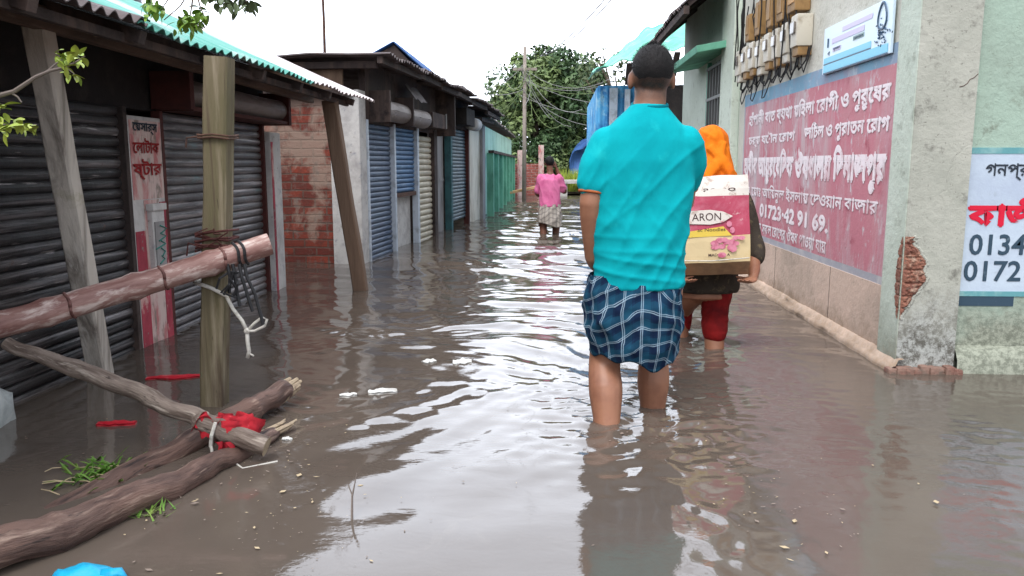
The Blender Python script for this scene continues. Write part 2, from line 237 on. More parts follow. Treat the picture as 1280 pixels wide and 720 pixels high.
def plaid_mat():
    k = NB('blue_plaid_cloth'); uv = k.n('ShaderNodeSeparateXYZ'); k.l(k.tc.outputs['UV'], uv.inputs[0])
    def band(co, period, off, width):
        m = k.math('FRACT', k.math('ADD', k.math('DIVIDE', co, period), off)); m = k.math('ABSOLUTE', k.math('SUBTRACT', m, .5))
        return k.math('LESS_THAN', m, width / period / 2)
    u, v = uv.outputs[0], uv.outputs[1]
    c = k.mix(k.ramp(k.noise(14, 4), .35, .7), srgb(24, 48, 74), srgb(15, 34, 56))
    for co in (u, v):
        c = k.mix(k.math('MULTIPLY', band(co, .062, .0, .024), .42), c, srgb(28, 76, 98))
        c = k.mix(k.math('MULTIPLY', band(co, .062, .5, .022), .5), c, srgb(14, 26, 52))
    for co, of in ((u, .22), (u, .32), (v, .22), (v, .32)):
        c = k.mix(k.math('MULTIPLY', band(co, .062, of, .0030), .5), c, srgb(160, 184, 200))
    k.l(c, k.b.inputs['Base Color']); k.b.inputs['Roughness'].default_value = .9; k.b.inputs['Specular IOR Level'].default_value = .1
    bp = k.n('ShaderNodeBump'); bp.inputs['Strength'].default_value = .3; bp.inputs['Distance'].default_value = .004
    k.l(k.noise(60, 4), bp.inputs['Height']); k.l(bp.outputs[0], k.b.inputs['Normal']); return k.m
M['plaid'] = plaid_mat()
def stubble_mat():
    k = NB('skin_with_cropped_nape'); at = k.n('ShaderNodeAttribute', attribute_name='stubble')
    c = k.mix(k.ramp(k.noise(9, 5), .45, .75), srgb(150, 104, 80), srgb(122, 80, 62))
    f = k.math('MULTIPLY', at.outputs['Fac'], k.math('ADD', .62, k.math('MULTIPLY', k.noise(240, 3), .6)))
    c = k.mix(f, c, srgb(20, 15, 15)); k.l(c, k.b.inputs['Base Color']); k.b.inputs['Roughness'].default_value = .5
    bp = k.n('ShaderNodeBump'); bp.inputs['Strength'].default_value = .1; bp.inputs['Distance'].default_value = .004; k.l(k.noise(160, 4), bp.inputs['Height']); k.l(bp.outputs[0], k.b.inputs['Normal']); return k.m
M['skin_stubble'] = stubble_mat()
def stripe_mat():
    k = NB('pale_checked_cloth'); uv = k.n('ShaderNodeSeparateXYZ'); k.l(k.tc.outputs['UV'], uv.inputs[0])
    c = srgb(176, 168, 160)
    for co in (uv.outputs[0], uv.outputs[1]):
        m = k.math('FRACT', k.math('DIVIDE', co, .06)); c = k.mix(k.math('MULTIPLY', k.math('LESS_THAN', m, .3), .5), c, srgb(104, 98, 98))
    k.l(c, k.b.inputs['Base Color']); k.b.inputs['Roughness'].default_value = .9; return k.m
M['check'] = stripe_mat()

def water_mat():
    k = NB('brown_flood_water')
    c = k.mix(k.ramp(k.noise(.8, 6, .6, dist=.5), .35, .7), (.108, .086, .070), (.078, .062, .051)); c = k.mix(k.math('MULTIPLY', k.ramp(k.noise(5, 6, .7, dist=1.), .58, .72), .35), c, (.15, .125, .10))
    k.l(c, k.b.inputs['Base Color']); k.b.inputs['Roughness'].default_value = .055
    k.b.inputs['IOR'].default_value = 1.6; k.b.inputs['Specular IOR Level'].default_value = .5
    bp = k.n('ShaderNodeBump'); bp.inputs['Strength'].default_value = .07; bp.inputs['Distance'].default_value = .012
    n1 = k.noise(7, 3, .5, stretch=(1, 1.8, 1), dist=.6)
    msk = k.ramp(k.noise(1.5, 3, .6), .38, .66)
    n2 = k.math('MULTIPLY', k.noise(34, 3, .55, stretch=(1, 1.6, 1), dist=.8), k.math('MULTIPLY', msk, .62))
    sx = k.n('ShaderNodeSeparateXYZ'); k.l(k.tc.outputs['Object'], sx.inputs[0])
    n3 = k.math('MULTIPLY', k.noise(55, 3, .6, dist=.5), k.math('MULTIPLY', k.ramp(sx.outputs['X'], .35, 1.1), .5))
    k.l(k.math('ADD', n1, k.math('ADD', n2, n3)), bp.inputs['Height']); k.l(bp.outputs[0], k.b.inputs['Normal']); return k.m
M['water'] = water_mat()

# ------------------------------------------------------------------ builders
MAT = {}
def V(*a): return Vector(a)
class MB:
    def __init__(s): s.v = []; s.f = []; s.mi = []; s.m = 0; s.uv = None
    def add(s, vs, fs):
        b = len(s.v); s.v.extend(tuple(p) for p in vs); s.f.extend(tuple(b + i for i in f) for f in fs); s.mi.extend([s.m] * len(fs)); return s
    def box(s, x0, x1, y0, y1, z0, z1, bev=0):
        return s.obox(V((x0 + x1) / 2, (y0 + y1) / 2, (z0 + z1) / 2), (abs(x1 - x0), abs(y1 - y0), abs(z1 - z0)), None, bev)
    def obox(s, c, size, rot=None, bev=0):
        bm = bmesh.new(); bmesh.ops.create_cube(bm, size=1)
        for v in bm.verts: v.co = V(v.co.x * size[0], v.co.y * size[1], v.co.z * size[2])
        if bev: bmesh.ops.bevel(bm, geom=bm.edges[:], offset=min(bev, min(size) * .45), segments=2, profile=.7, affect='EDGES')
        m = (rot.to_matrix() if hasattr(rot, 'to_matrix') else rot) if rot is not None else Matrix.Identity(3)
        bm.verts.index_update(); vs = [m @ v.co + Vector(c) for v in bm.verts]; fs = [[v.index for v in f.verts] for f in bm.faces]; bm.free()
        return s.add(vs, fs)
    def beam(s, a, b, wx, wz, up=(0, 0, 1), bev=.004, seg=1):
        a, b = Vector(a), Vector(b); d = (b - a); L = d.length; d.normalize(); u = Vector(up)
        x = d.cross(u).normalized(); z = x.cross(d).normalized()
        return s.obox((a + b) / 2, (wx, L, wz), Matrix((x, d, z)).transposed(), bev)
    def tube(s, pts, rad, n=10, cap=True, flat=None, jit=0, seed=0):
        pts = [Vector(p) for p in pts]; k = len(pts)
        if not hasattr(rad, '__len__'): rad = [rad] * k
        rings = []; ref = None; rs = random.Random(seed)
        for i, p in enumerate(pts):
            d = (pts[min(i + 1, k - 1)] - pts[max(i - 1, 0)]).normalized()
            if ref is None: ref = V(0, 0, 1) if abs(d.z) < .9 else V(1, 0, 0)
            x = d.cross(ref); x = x.normalized() if x.length > 1e-6 else d.orthogonal().normalized(); z = x.cross(d).normalized(); ref = z
            r = rad[i]; rx, rz = (r if hasattr(r, '__len__') else (r, r))
            rings.append([p + (x * math.cos(t) * rx + z * math.sin(t) * rz) * (1 + jit * rs.uniform(-1, 1)) for t in (2 * math.pi * j / n for j in range(n))])
        vs = [q for r in rings for q in r]; fs = []
        for i in range(k - 1):
            for j in range(n):
                a = i * n + j; b = i * n + (j + 1) % n; fs.append((a, b, b + n, a + n))
        if cap: fs.append(tuple(range(n))[::-1]); fs.append(tuple((k - 1) * n + j for j in range(n)))
        return s.add(vs, fs)
    def ell(s, c, r, nu=16, nv=10, rot=None):
        vs = []; fs = []; c = Vector(c)
        for i in range(nv + 1):
            ph = math.pi * i / nv - math.pi / 2
            for j in range(nu):
                t = 2 * math.pi * j / nu; p = V(math.cos(ph) * math.cos(t) * r[0], math.cos(ph) * math.sin(t) * r[1], math.sin(ph) * r[2])
                if rot is not None: p.rotate(rot)
                vs.append(c + p)
        for i in range(nv):
            for j in range(nu):
                a = i * nu + j; b = i * nu + (j + 1) % nu; fs.append((a, b, b + nu, a + nu))
        return s.add(vs, fs)
    def loft(s, secs, n=28, cap=True, sup=2.0):
        """secs: (cx, cy, cz, rx, ry) horizontal superellipse rings, bottom to top"""
        vs = []; fs = []; k = len(secs)
        for (cx, cy, cz, rx, ry) in secs:
            for j in range(n):
                t = 2 * math.pi * j / n; c, q = math.cos(t), math.sin(t)
                vs.append((cx + rx * math.copysign(abs(c) ** (2 / sup), c), cy + ry * math.copysign(abs(q) ** (2 / sup), q), cz))
        for i in range(k - 1):
            for j in range(n):
                a = i * n + j; b = i * n + (j + 1) % n; fs.append((a, b, b + n, a + n))
        if cap: fs.append(tuple(range(n))[::-1]); fs.append(tuple((k - 1) * n + j for j in range(n)))
        return s.add(vs, fs)
    def sheet(s, P, nu, nv, thick=None):
        """grid of points P(i/nu, j/nv); thick: offset vector for a second skin"""
        vs = [Vector(P(i / nu, j / nv)) for i in range(nu + 1) for j in range(nv + 1)]; w_ = nv + 1
        fs = [(i * w_ + j, (i + 1) * w_ + j, (i + 1) * w_ + j + 1, i * w_ + j + 1) for i in range(nu) for j in range(nv)]
        if thick is not None:
            t = Vector(thick); n = len(vs); vs += [p + t for p in vs[:n]]; fs += [tuple(n + q for q in f[::-1]) for f in fs[:]]
            def wl(a, b): fs.append((a, a + n, b + n, b))
            for i in range(nu): wl((i + 1) * w_, i * w_); wl(i * w_ + nv, (i + 1) * w_ + nv)
            for j in range(nv): wl(j, j + 1); wl(nu * w_ + j + 1, nu * w_ + j)
        return s.add(vs, fs)
    def text(s, body, org, u, v, width=None, height=.1, out=.002, bold=.012, skew=0):
        c = bpy.data.curves.new('t', 'FONT'); c.body = bn(body); c.resolution_u = 3; c.offset = min(bold, .008)
        o = bpy.data.objects.new('t', c); COL.objects.link(o); bpy.context.view_layer.update()
        me = bpy.data.meshes.new_from_object(o.evaluated_get(bpy.context.evaluated_depsgraph_get()))
        co = np.array([q.co[:] for q in me.vertices]); fs = [tuple(p.vertices) for p in me.polygons]
        bpy.data.objects.remove(o); bpy.data.curves.remove(c); bpy.data.meshes.remove(me)
        x0, x1 = co[:, 0].min(), co[:, 0].max(); y0, y1 = co[:, 1].min(), co[:, 1].max()
        sy = height / (y1 - y0); sx = width / (x1 - x0) if width else sy
        u, v = Vector(u), Vector(v); n = u.cross(v).normalized(); org = Vector(org)
        k = max(0, bold - .008) * 1.6; sh = [(0, 0)] if k <= 0 else [(-k, 0), (k, 0), (0, -k), (0, k), (0, 0)]
        for i, (dx, dy) in enumerate(sh):
            s.add([org + u * ((p[0] - x0 + dx) * sx + skew * (p[1] - y0) * sy) + v * (p[1] - y0 + dy) * sy + n * (out + .00025 * i) for p in co], fs)
        return s
    def build(s, name, mats, parent=None, smooth=False, world=True, label=None, autos=None):
        me = bpy.data.meshes.new(name); vs = s.v
        if world and parent is not None:
            inv = MAT[parent.name].inverted(); vs = [inv @ Vector(p) for p in vs]
        me.from_pydata(vs, [], s.f)
        if not isinstance(mats, (list, tuple)): mats = [mats]
        for m in mats: me.materials.append(M[m] if isinstance(m, str) else m)
        me.polygons.foreach_set('material_index', np.array(s.mi, dtype=np.int32))
        if smooth: me.polygons.foreach_set('use_smooth', np.ones(len(me.polygons), dtype=bool))
        if autos: me.set_sharp_from_angle(angle=R(autos))
        me.update()
        o = bpy.data.objects.new(name, me); COL.objects.link(o)
        if parent is not None: o.parent = parent; MAT[o.name] = MAT[parent.name]
        else: MAT[o.name] = Matrix.Identity(4)
        if label: o['label'] = label
        return o

def bn(t):   # Bengali vowel signs written before their consonant, in the order they are drawn
    t = t.replace('\u09af\u09bc', '\u09df').replace('\u09a1\u09bc', '\u09dc')
    cons = '[\u0995-\u09b9\u09dc-\u09df]'
    t = re.sub('(%s(?:\u09cd%s)*)\u09cb' % (cons, cons), '\u09c7\\1\u09be', t)
    return re.sub('(%s(?:\u09cd%s)*)([\u09bf\u09c7\u09c8])' % (cons, cons), '\\2\\1', t)

def tag(o, label=None, cat=None, group=None, kind=None):
    for k, v in (('label', label), ('category', cat), ('group', group), ('kind', kind)):
        if v: o[k] = v
    return o
def thing(name, loc, label, cat, group=None, rz=0):
    o = bpy.data.objects.new(name, None); COL.objects.link(o); o.location = loc; o.rotation_euler = (0, 0, rz); o.empty_display_size = .1
    MAT[o.name] = Matrix.Translation(loc) @ Matrix.Rotation(rz, 4, 'Z'); return tag(o, label, cat, group)
def N(x, y=0, z=0): return mnoise.noise(V(x, y, z))

def corrugated(mb, A, B, C, pitch=.076, amp=.011, nd=6, thick=.004, sag=.0, seed=0):
    """sheet from edge A-B (corrugations step along A-B) running to C (C is above A); ridges run A->C"""
    A, B, C = Vector(A), Vector(B), Vector(C); L = (B - A).length; n = max(4, int(L / pitch * 8)); nr = (B - A).cross(C - A).normalized()
    if nr.z < 0: nr = -nr
    def P(u, v):
        p = A + (B - A) * u + (C - A) * v
        e = (1 - v) ** 3 * (.010 * N(p.y * 3.1 + seed, 1.7) + .006 * N(p.y * 11 + seed, 4.2)); return p + (A - C).normalized() * e * 1.5 + nr * (e + amp * (1 + .35 * N(p.y * 5, seed)) * math.sin(2 * math.pi * u * L / pitch + .5 * N(p.y * 2, seed)) + sag * N(p.x * 1.7 + seed, p.y * 1.7, 3.1)) 
    return mb.sheet(P, n, nd, -nr * thick)

def shutter(mb, y0, y1, z0, z1, x, sgn=1, pitch=.068, depth=.016, nx=10, seed=0):
    """roller shutter in the plane X=x, slats stacked in z, bulging to sgn*X"""
    prof = []; n = max(1, int((z1 - z0) / pitch))
    for i in range(n):
        zb = z0 + i * pitch
        for q, dd in ((0, -1.1), (.09, -.9), (.14, .15), (.32, .75), (.54, 1), (.76, .8), (.93, .2)): prof.append((zb + q * pitch, dd))
    prof.append((z0 + n * pitch, -1.1))
    def P(u, v):
        k = int(round(u * (len(prof) - 1))); z, d = prof[k]; y = y0 + (y1 - y0) * v
        return (x + sgn * (depth * d + .010 * N(y * 1.3 + seed, z * 1.6)), y, z)
    return mb.sheet(P, len(prof) - 1, nx)

# ------------------------------------------------------------------ ground and flood water
g = MB(); g.sheet(lambda u, v: (-600 + 1200 * u, -600 + 1200 * v, -.33), 4, 4); tag(g.build('ground', 'mud'), kind='structure')

LEGS = [(.205, 2.86, 1), (.40, 3.06, 1), (.845, 4.10, .8), (.70, 4.32, .6), (-.085, 10.8, .7), (.04, 10.8, .7)]
def water():
    xs = list(np.arange(-2.9, 2.3, .0135)); st = .0135
    while xs[-1] < 700: st *= 1.22; xs.append(xs[-1] + st)
    st = .0135
    while xs[0] > -700: st *= 1.22; xs.insert(0, xs[0] - st)
    ys = [1.1]; 
    while ys[-1] < 34: ys.append(ys[-1] + max(.0115, min(.07, .0115 * (ys[-1] / 3.2) ** 1.5)))
    st = .08
    while ys[-1] < 700: st *= 1.25; ys.append(ys[-1] + st)
    st = .02
    while ys[0] > -700: st *= 1.3; ys.insert(0, ys[0] - st)
    X, Y = np.meshgrid(np.array(xs), np.array(ys)); rng = np.random.default_rng(3)
    h = np.zeros_like(X)
    def lump(s, seed):   # smooth pseudo-noise field, about -1..1
        r = np.random.default_rng(seed); f = np.zeros_like(X)
        for _ in range(9):
            a = r.uniform(0, 2 * np.pi); k = s * r.uniform(.6, 1.6); f += np.sin(k * (X * np.cos(a) + Y * np.sin(a)) + r.uniform(0, 6.28))
        return f / 3.2
    wx, wy = X + .12 * lump(3.3, 1), Y + .12 * lump(3.3, 2)
    far = np.clip((Y - 3.0) / 2.2, 0, 1); far = far * far * (3 - 2 * far)
    side = np.exp(-np.clip((np.abs(X - .1) - 1.0) / .55, 0, 9) ** 2) * .8 + .2
    amp = (.07 + 1.05 * far) * side * (.75 + .45 * lump(1.3, 5))
    for i in range(26):
        lam = .16 * (5.0 ** rng.uniform(0, 1)); a = np.pi / 2 + rng.normal(0, .42); k = 2 * np.pi / lam
        h += amp * (.0019 * (lam / .3) ** .85) * np.sin(k * (wx * np.cos(a) + wy * np.sin(a)) + rng.uniform(0, 6.28))
    for i in range(30):     # short wind ripples, in drifting patches
        lam = .055 * (2.6 ** rng.uniform(0, 1)); a = np.pi / 2 + rng.normal(0, .55); k = 2 * np.pi / lam
        pt = np.clip(lump(1.6, 80 + i % 5) + .15, 0, 1.2)
        h += pt * side * (.10 + .9 * np.clip((Y - 2.3) / 1.2, 0, 1)) * .00042 * (lam / .08) * np.sin(k * (wx * np.cos(a) + wy * np.sin(a)) + rng.uniform(0, 6.28)) * np.exp(-np.clip((Y - 7) / 3, 0, 9))
    # long, lazy swells slanting from the left over the calm foreground
    sw = np.exp(-((X + .55) / .55) ** 2 - ((Y - 3.0) / .9) ** 2)
    for i in range(7):
        lam = rng.uniform(.17, .42); a = -.62 + rng.normal(0, .22); k = 2 * np.pi / lam
        h += sw * .0026 * (lam / .3) * (.35 + .65 * np.clip(lump(2.6, 60 + i), -.3, 1)) * np.sin(k * (wx * np.cos(a) + wy * np.sin(a)) + rng.uniform(0, 6.28))
    for i in range(9):
        lam = rng.uniform(.3, .9); a = np.pi / 2 + .5 + rng.normal(0, .3); k = 2 * np.pi / lam
        h += .0007 * (lam / .5) * (.4 + .6 * np.clip(lump(1.8, 20 + i), 0, 1)) * np.sin(k * (wx * np.cos(a) + wy * np.sin(a)) + rng.uniform(0, 6.28)) * np.exp(-np.clip((Y - 6) / 6, 0, 9))
    for (lx, ly, s) in LEGS:     # rings and a wake round every wading leg
        d = np.hypot(wx - lx - .02 * lump(9, 31), (wy - ly)); lam = .055 + .02 * np.clip(d, 0, 1)
        h += s * .0032 * np.exp(-d / .22) * np.sin(2 * np.pi * d / lam) * (.6 + .6 * lump(7, 8)) * (d > .03)
        wk = np.exp(-((X - lx) / .33) ** 2) * np.clip(1 - np.abs(Y - ly + .12) / .7, 0, 1)
        h += s * .0022 * wk * lump(60, 40) + s * .0022 * wk * lump(38, 41)
    # the choppy patch to the right of the man
    wk = np.exp(-((X - .72) / .28) ** 2 - ((Y - 2.75) / .55) ** 2); h += wk * (.0030 * lump(66, 50) + .0022 * lump(92, 55) + .0016 * lump(40, 51)) * (.6 + .6 * lump(6, 57))
    wk = np.exp(-((X - .42) / .10) ** 2 - ((Y - 2.0) / .35) ** 2); h += wk * (.0022 * lump(60, 52))
    wk = np.exp(-((X + .25) / .45) ** 2 - ((Y - 2.15) / .22) ** 2) + .8 * np.exp(-((X - .05) / .3) ** 2 - ((Y - 2.7) / .2) ** 2); h += wk * .0016 * lump(38, 53) * (lump(5, 54) > .1)
    wk = np.clip((X - .75) / .4, 0, 1) * np.exp(-((Y - 2.6) / 1.1) ** 2); h += wk * (.0007 * lump(38, 70) + .0008 * lump(70, 71) + .0005 * lump(20, 72))
    h *= np.exp(-np.clip((Y - 20) / 12, 0, 9)) * ((Y > 0) & (Y < 60))
    ny, nx = X.shape; vs = np.stack([X, Y, h], -1).reshape(-1, 3).astype(np.float32)
    i = np.arange(ny - 1)[:, None] * nx + np.arange(nx - 1)[None]; fs = np.stack([i, i + 1, i + nx + 1, i + nx], -1).reshape(-1).astype(np.int32)
    me = bpy.data.meshes.new('flood_water'); nf = (ny - 1) * (nx - 1)
    me.vertices.add(len(vs)); me.vertices.foreach_set('co', vs.ravel()); me.loops.add(nf * 4); me.loops.foreach_set('vertex_index', fs)
    me.polygons.add(nf); me.polygons.foreach_set('loop_start', np.arange(nf, dtype=np.int32) * 4)
    me.polygons.foreach_set('use_smooth', np.ones(nf, dtype=bool)); me.update(calc_edges=True); me.materials.append(M['water'])
    o = bpy.data.objects.new('flood_water', me); COL.objects.link(o); tag(o, kind='structure')
water()

# ------------------------------------------------------------------ LEFT: the low shop with black shutters
sh = thing('low_shop', (-2.6, 3.6, 0), 'low shop with dark roller shutters under a green and white tin roof', 'shop')
XF = -2.1
b = MB()
b.box(-4.6, -2.2, .2, .28, -.33, 1.5); b.box(-4.6, -2.22, 6.02, 6.1, -.33, 1.5); b.box(-4.6, -4.52, .28, 6.02, -.33, 1.75)
b.box(-2.24, -2.16, .28, 6.02, 1.22, 1.62)        # fascia over the shutters, roof shade put into its dark colour
b.build('wall', 'shade_black', sh)
b = MB(); b.box(-2.24, -2.1, 3.93, 4.27, -.33, 1.18, .008)
# lettering and painted edges on the pillar between the shutters
b.m = 1
def patch(mb, x, y0, y1, z0, z1, t=.003, bow=0):   # an uneven painted patch on a plane facing +X
    mb.box(x, x + t, y0, y1, z0, z1)
patch(b, -2.1, 3.935, 4.03, -.1, .60); patch(b, -2.1, 4.20, 4.265, -.1, .74)
b.m = 2; patch(b, -2.1, 3.94, 4.26, .76, 1.16, .002); patch(b, -2.1, 4.035, 4.195, -.1, .755, .002)
b.m = 3
b.text('লোটাক', (-2.098, 3.96, .995), (0, 1, -.0), (0, 0, 1), .27, .075, .004, .02)
b.text('ষ্টার', (-2.098, 3.95, .86), (0, 1, 0), (0, 0, 1), .29, .105, .004, .02)
b.m = 4; b.text('মেসার্স', (-2.098, 3.97, 1.09), (0, 1, 0), (0, 0, 1), .25, .06, .004, .02)
b.build('pillar', ['plaster_white', 'red_paint', 'pink_paint', 'red_letter', 'black_letter'], sh, label='white pillar with red painted edges and red lettering')
b = MB(); b.box(-2.1, -2.072, 4.06, 4.19, .36, .70, .004); b.m = 1; b.box(-2.072, -2.066, 4.075, 4.175, .38, .64); b.m = 2
for i in range(5): b.tube([(-2.064, 4.10 + .04 * math.sin(i * 2.1), .42 + .04 * i), (-2.064, 4.15 + .01 * i, .44 + .04 * i), (-2.064, 4.12, .46 + .04 * i)], .004, 5)
b.m = 0; b.box(-2.1, -2.06, 4.05, 4.2, .70, .735, .004)
b.build('notice_box', ['plaster_white', 'greydoor', 'teal_letter'], sh)
b = MB(); b.box(-2.3, -2.06, 5.84, 6.06, -.33, 1.17, .01); b.m = 1; b.box(-2.06, -2.057, 5.845, 5.885, -.1, 1.1)
b.build('pillar', ['plaster_white', 'red_paint'], sh)
for y0, y1, mt, sd in ((.32, 3.93, 'shutter_dark', 1), (4.27, 5.84, 'shutter_grey', 9)):
    b = MB(); shutter(b, y0, y1, -.33, 1.24, -2.135, 1, .05, .0095, 22, sd)
    o = b.build('shutter', mt, sh)
    for ya in (y0, y1 - .035): r = MB(); r.box(-2.15, -2.10, ya, ya + .035, -.33, 1.22, .003); r.build('guide_rail', 'redbrown' if sd == 9 else 'darkwood', o)
b = MB()
def hood_prof(u, v):
    a = u * 2 * math.pi; return (-2.03 + .085 * math.cos(a), 4.34 + (5.9 - 4.34) * v, 1.325 + .075 * math.sin(a) + .006 * N(v * 5, u * 3))
b.sheet(hood_prof, 20, 8); b.build('shutter_hood', 'hoodmetal', sh, True)
b = MB(); b.box(-2.15, -1.93, 5.9, 5.95, 1.22, 1.45, .004); b.box(-2.15, -1.93, 4.28, 4.33, 1.23, 1.43, .004); b.box(-2.15, -1.94, 4.33, 5.9, 1.225, 1.248, .003)
b.build('hood_frame', 'redbrown', sh)
# roof: an eave over the water, a low ridge, and the beam and rafters that carry it
T = math.tan(R(24.5))
b = MB(); corrugated(b, (-1.5, 1.0, 1.452), (-1.5, 3.0, 1.448), (-2.5, 1.0, 1.76), .08, .013, 5, .005, .01); b.build('roof_sheet', 'tin_dark', sh, label='dark near end of the tin roof')
b = MB(); corrugated(b, (-1.5, 2.93, 1.445), (-1.49, 5.05, 1.435), (-2.5, 2.93, 1.445 + T), .08, .010, 5, .005, .01, 3); b.build('roof_sheet', 'tin_green', sh, label='green painted roof sheet')
b = MB(); corrugated(b, (-1.5, 4.98, 1.45), (-1.44, 6.55, 1.436), (-2.5, 4.98, 1.45 + T), .08, .008, 5, .005, .012, 7); b.build('roof_sheet', 'tin_white', sh, label='whitewashed roof sheet at the far end')
b = MB(); corrugated(b, (-3.9, .4, 1.3), (-3.9, 6.4, 1.3), (-2.52, .4, 1.74), .08, .012, 3, .005); b.build('roof_sheet', 'tin_dark', sh)
b = MB(); b.beam((-1.9, .6, 1.49), (-1.9, 6.35, 1.455), .05, .085); b.build('eave_beam', 'beamwood', sh)
b = MB(); b.beam((-1.6, .6, 1.405), (-1.6, 6.3, 1.40), .028, .035); b.build('eave_batten', 'darkwood', sh)
for i in range(9):
    y = 1.1 + i * .64; b = MB(); b.beam((-1.53, y, 1.405), (-2.45, y, 1.70), .05, .05); b.build('rafter', 'darkwood', sh)
b = MB(); b.sheet(lambda u, v: (-2.16 - .34 * u, .3 + 5.7 * v, 1.62 + .17 * u), 2, 4); b.build('soffit_board', 'shade_black', sh)  # soffit coloured near-black for the shade under the roof

# posts: two leaning ones under the roof and the mossy one standing free
def post(name, pts, wx, wy, m, label, seed=0, nail=True):
    a, z = Vector(pts[0]), Vector(pts[-1]); t = thing(name, a, label, 'post')
    b = MB(); d = (z - a).normalized(); x = V(1, 0, 0); x = (x - d * x.dot(d)).normalized(); y = d.cross(x)
    n = 18; vs = []; fs = []
    prof = [(-1, -.82), (-.82, -1), (.82, -1), (1, -.82), (1, .82), (.82, 1), (-.82, 1), (-1, .82)]
    for i in range(n + 1):
        q = a + (z - a) * (i / n)
        for (px_, py_) in prof:
            k = 1 + .05 * N(q.z * 4 + seed, px_ * 2, py_ * 2); vs.append(q + x * px_ * wx * k + y * py_ * wy * k + x * .006 * N(q.z * 2 + seed * 3) )
    for i in range(n):
        for j in range(8): c, e = i * 8 + j, i * 8 + (j + 1) % 8; fs.append((c, e, e + 8, c + 8))
    fs.append(tuple(range(8))[::-1]); fs.append(tuple(n * 8 + j for j in range(8))); b.add(vs, fs)
    b.build('timber', m, t, True, autos=35)
    return t, a, z
post('leaning_post', [(-2.05, 3.50, -.33), (-1.93, 3.02, 1.45)], .044, .04, 'greywood', 'pale grey squared timber leaning under the eave before the black shutter', 2)
pt, pa, pz = post('timber_post', [(-1.352, 3.0, -.33), (-1.235, 3.0, 1.33)], .045, .042, 'mosswood', 'mossy squared post standing in the water with wire round it', 5)
b = MB()
for zz in (1.035, 1.045):
    c = pa + (pz - pa) * ((zz + .33) / 1.66); b.tube([c + V(x, y, .004 * math.sin(i * 2)) for i, (x, y) in enumerate([(-.058, -.05), (0, -.052), (.058, -.05), (.061, 0), (.058, .05), (-.058, .05), (-.061, 0), (-.058, -.05)])], .0042, 6)
b.tube([(-1.315, 2.945, 1.04), (-1.345, 2.93, 1.035), (-1.35, 2.93, 1.0)], .004, 6)
b.build('wire_tie', 'rustiron', pt)
t, a, z = post('leaning_post', [(-1.40, 5.92, -.33), (-1.64, 5.95, 1.40)], .052, .045, 'brownwood', 'brown leaning timber propping the far end of the white roof', 8)

# black water tank behind the low roof
t = thing('water_tank', (-3.6, 6.2, 0), 'black ribbed water tank showing above the low tin roof', 'water tank')
b = MB(); b.tube([(-3.6, 6.2, .0 + z) for z in (-.33, 1.0)], .35, 12); b.build('stand', 'concrete_pole', t)
pts = []; rad = []
for i in range(25): pts.append((-3.6, 6.2, 1.0 + i * .06)); rad.append(.42 + .015 * (i % 2))
pts += [(-3.6, 6.2, 2.56), (-3.6, 6.2, 2.64)]; rad += [.28, .12]
b = MB(); b.tube(pts, rad, 28); b.build('body', 'tank', t, True)

# ------------------------------------------------------------------ LEFT: the row of market shops (local frame: y along the street, x toward it)
RZ = -math.atan(.085); RO = V(-1.78, 7.6, 0)
RM = Matrix.Translation(RO) @ Matrix.Rotation(RZ, 4, 'Z')
def rowthing(name, a, label, cat, group=None): return thing(name, RM @ V(0, a, 0), label, cat, group, RZ)
class RB(MB):   # builder in row coordinates (x out, y along)
    def rb(s, name, m, parent, **k):
        s.v = [tuple(RM @ Vector(p)) for p in s.v]; return s.build(name, m, parent, **k)
GRP = 'shops along the left row'
def rowroof(t, y0, y1, z, m, seed, ext=.36, lift=.0, back=-1.6, rise=.10):
    r = RB(); corrugated(r, (ext, y0, z + lift), (ext, y1, z - lift), (back, y0, z + rise), .09, .014, 8, .006, .045, seed); r.rb('roof_sheet', m, t)
    r = RB(); r.beam((.27, y0 + .03, z - .05), (.27, y1 - .03, z - .05 - lift), .05, .06); r.rb('eave_beam', 'darkwood', t)

t = rowthing('market_shop', .5, 'shop with slate blue shutter behind the brick end wall', 'shop', GRP)
r = RB(); r.box(-3.2, -.29, -.09, .0, -.33, 1.80); r.rb('end_wall', 'brick', t, label='bare red brick end wall with crumbling plaster')
r = RB(); r.box(-.29, .0, -.12, .08, -.33, 1.62, .012); r.rb('pier', 'plaster_white', t)
r = RB(); r.box(-.06, -.0, .08, 1.05, 1.33, 1.95); r.rb('wall', 'darkwood', t)
r = RB(); shutter(r, .10, 1.0, -.33, 1.36, -.04, 1, .052, .011, 10, 2); o = r.rb('shutter', 'shutter_slate', t)
for ya, yb in ((.08, .115), (.985, 1.045)): r = RB(); r.box(-.06, .014, ya, yb, -.33, 1.36, .003); r.rb('jamb', 'white_jamb', t)
r = RB(); r.sheet(lambda u, v: (.08 + .10 * math.cos(u * 6.2832), .25 + .84 * v, 1.465 + .10 * math.sin(u * 6.2832) + .008 * N(u * 3, v * 4)), 18, 6); r.rb('shutter_hood', 'hoodmetal', t, smooth=True)
for ya in (.205, 1.09): r = RB(); r.box(0, .2, ya, ya + .045, 1.34, 1.64, .004); r.rb('hood_bracket', 'darkwood', t)
r = RB(); r.box(-3.0, -.05, -.16, -.10, 1.56, 1.62, .004); r.box(-3.0, .2, -.21, -.13, 1.80, 1.86, .004); r.rb('gable_batten', 'darkwood', t)
r = RB(); r.box(-3.0, -.15, -.13, -.095, 1.62, 1.80); r.rb('gable_board', 'brownwood', t)
rowroof(t, -.35, 1.12, 1.905, 'tin_dark', 1, .37, .0, -2.6, .03)

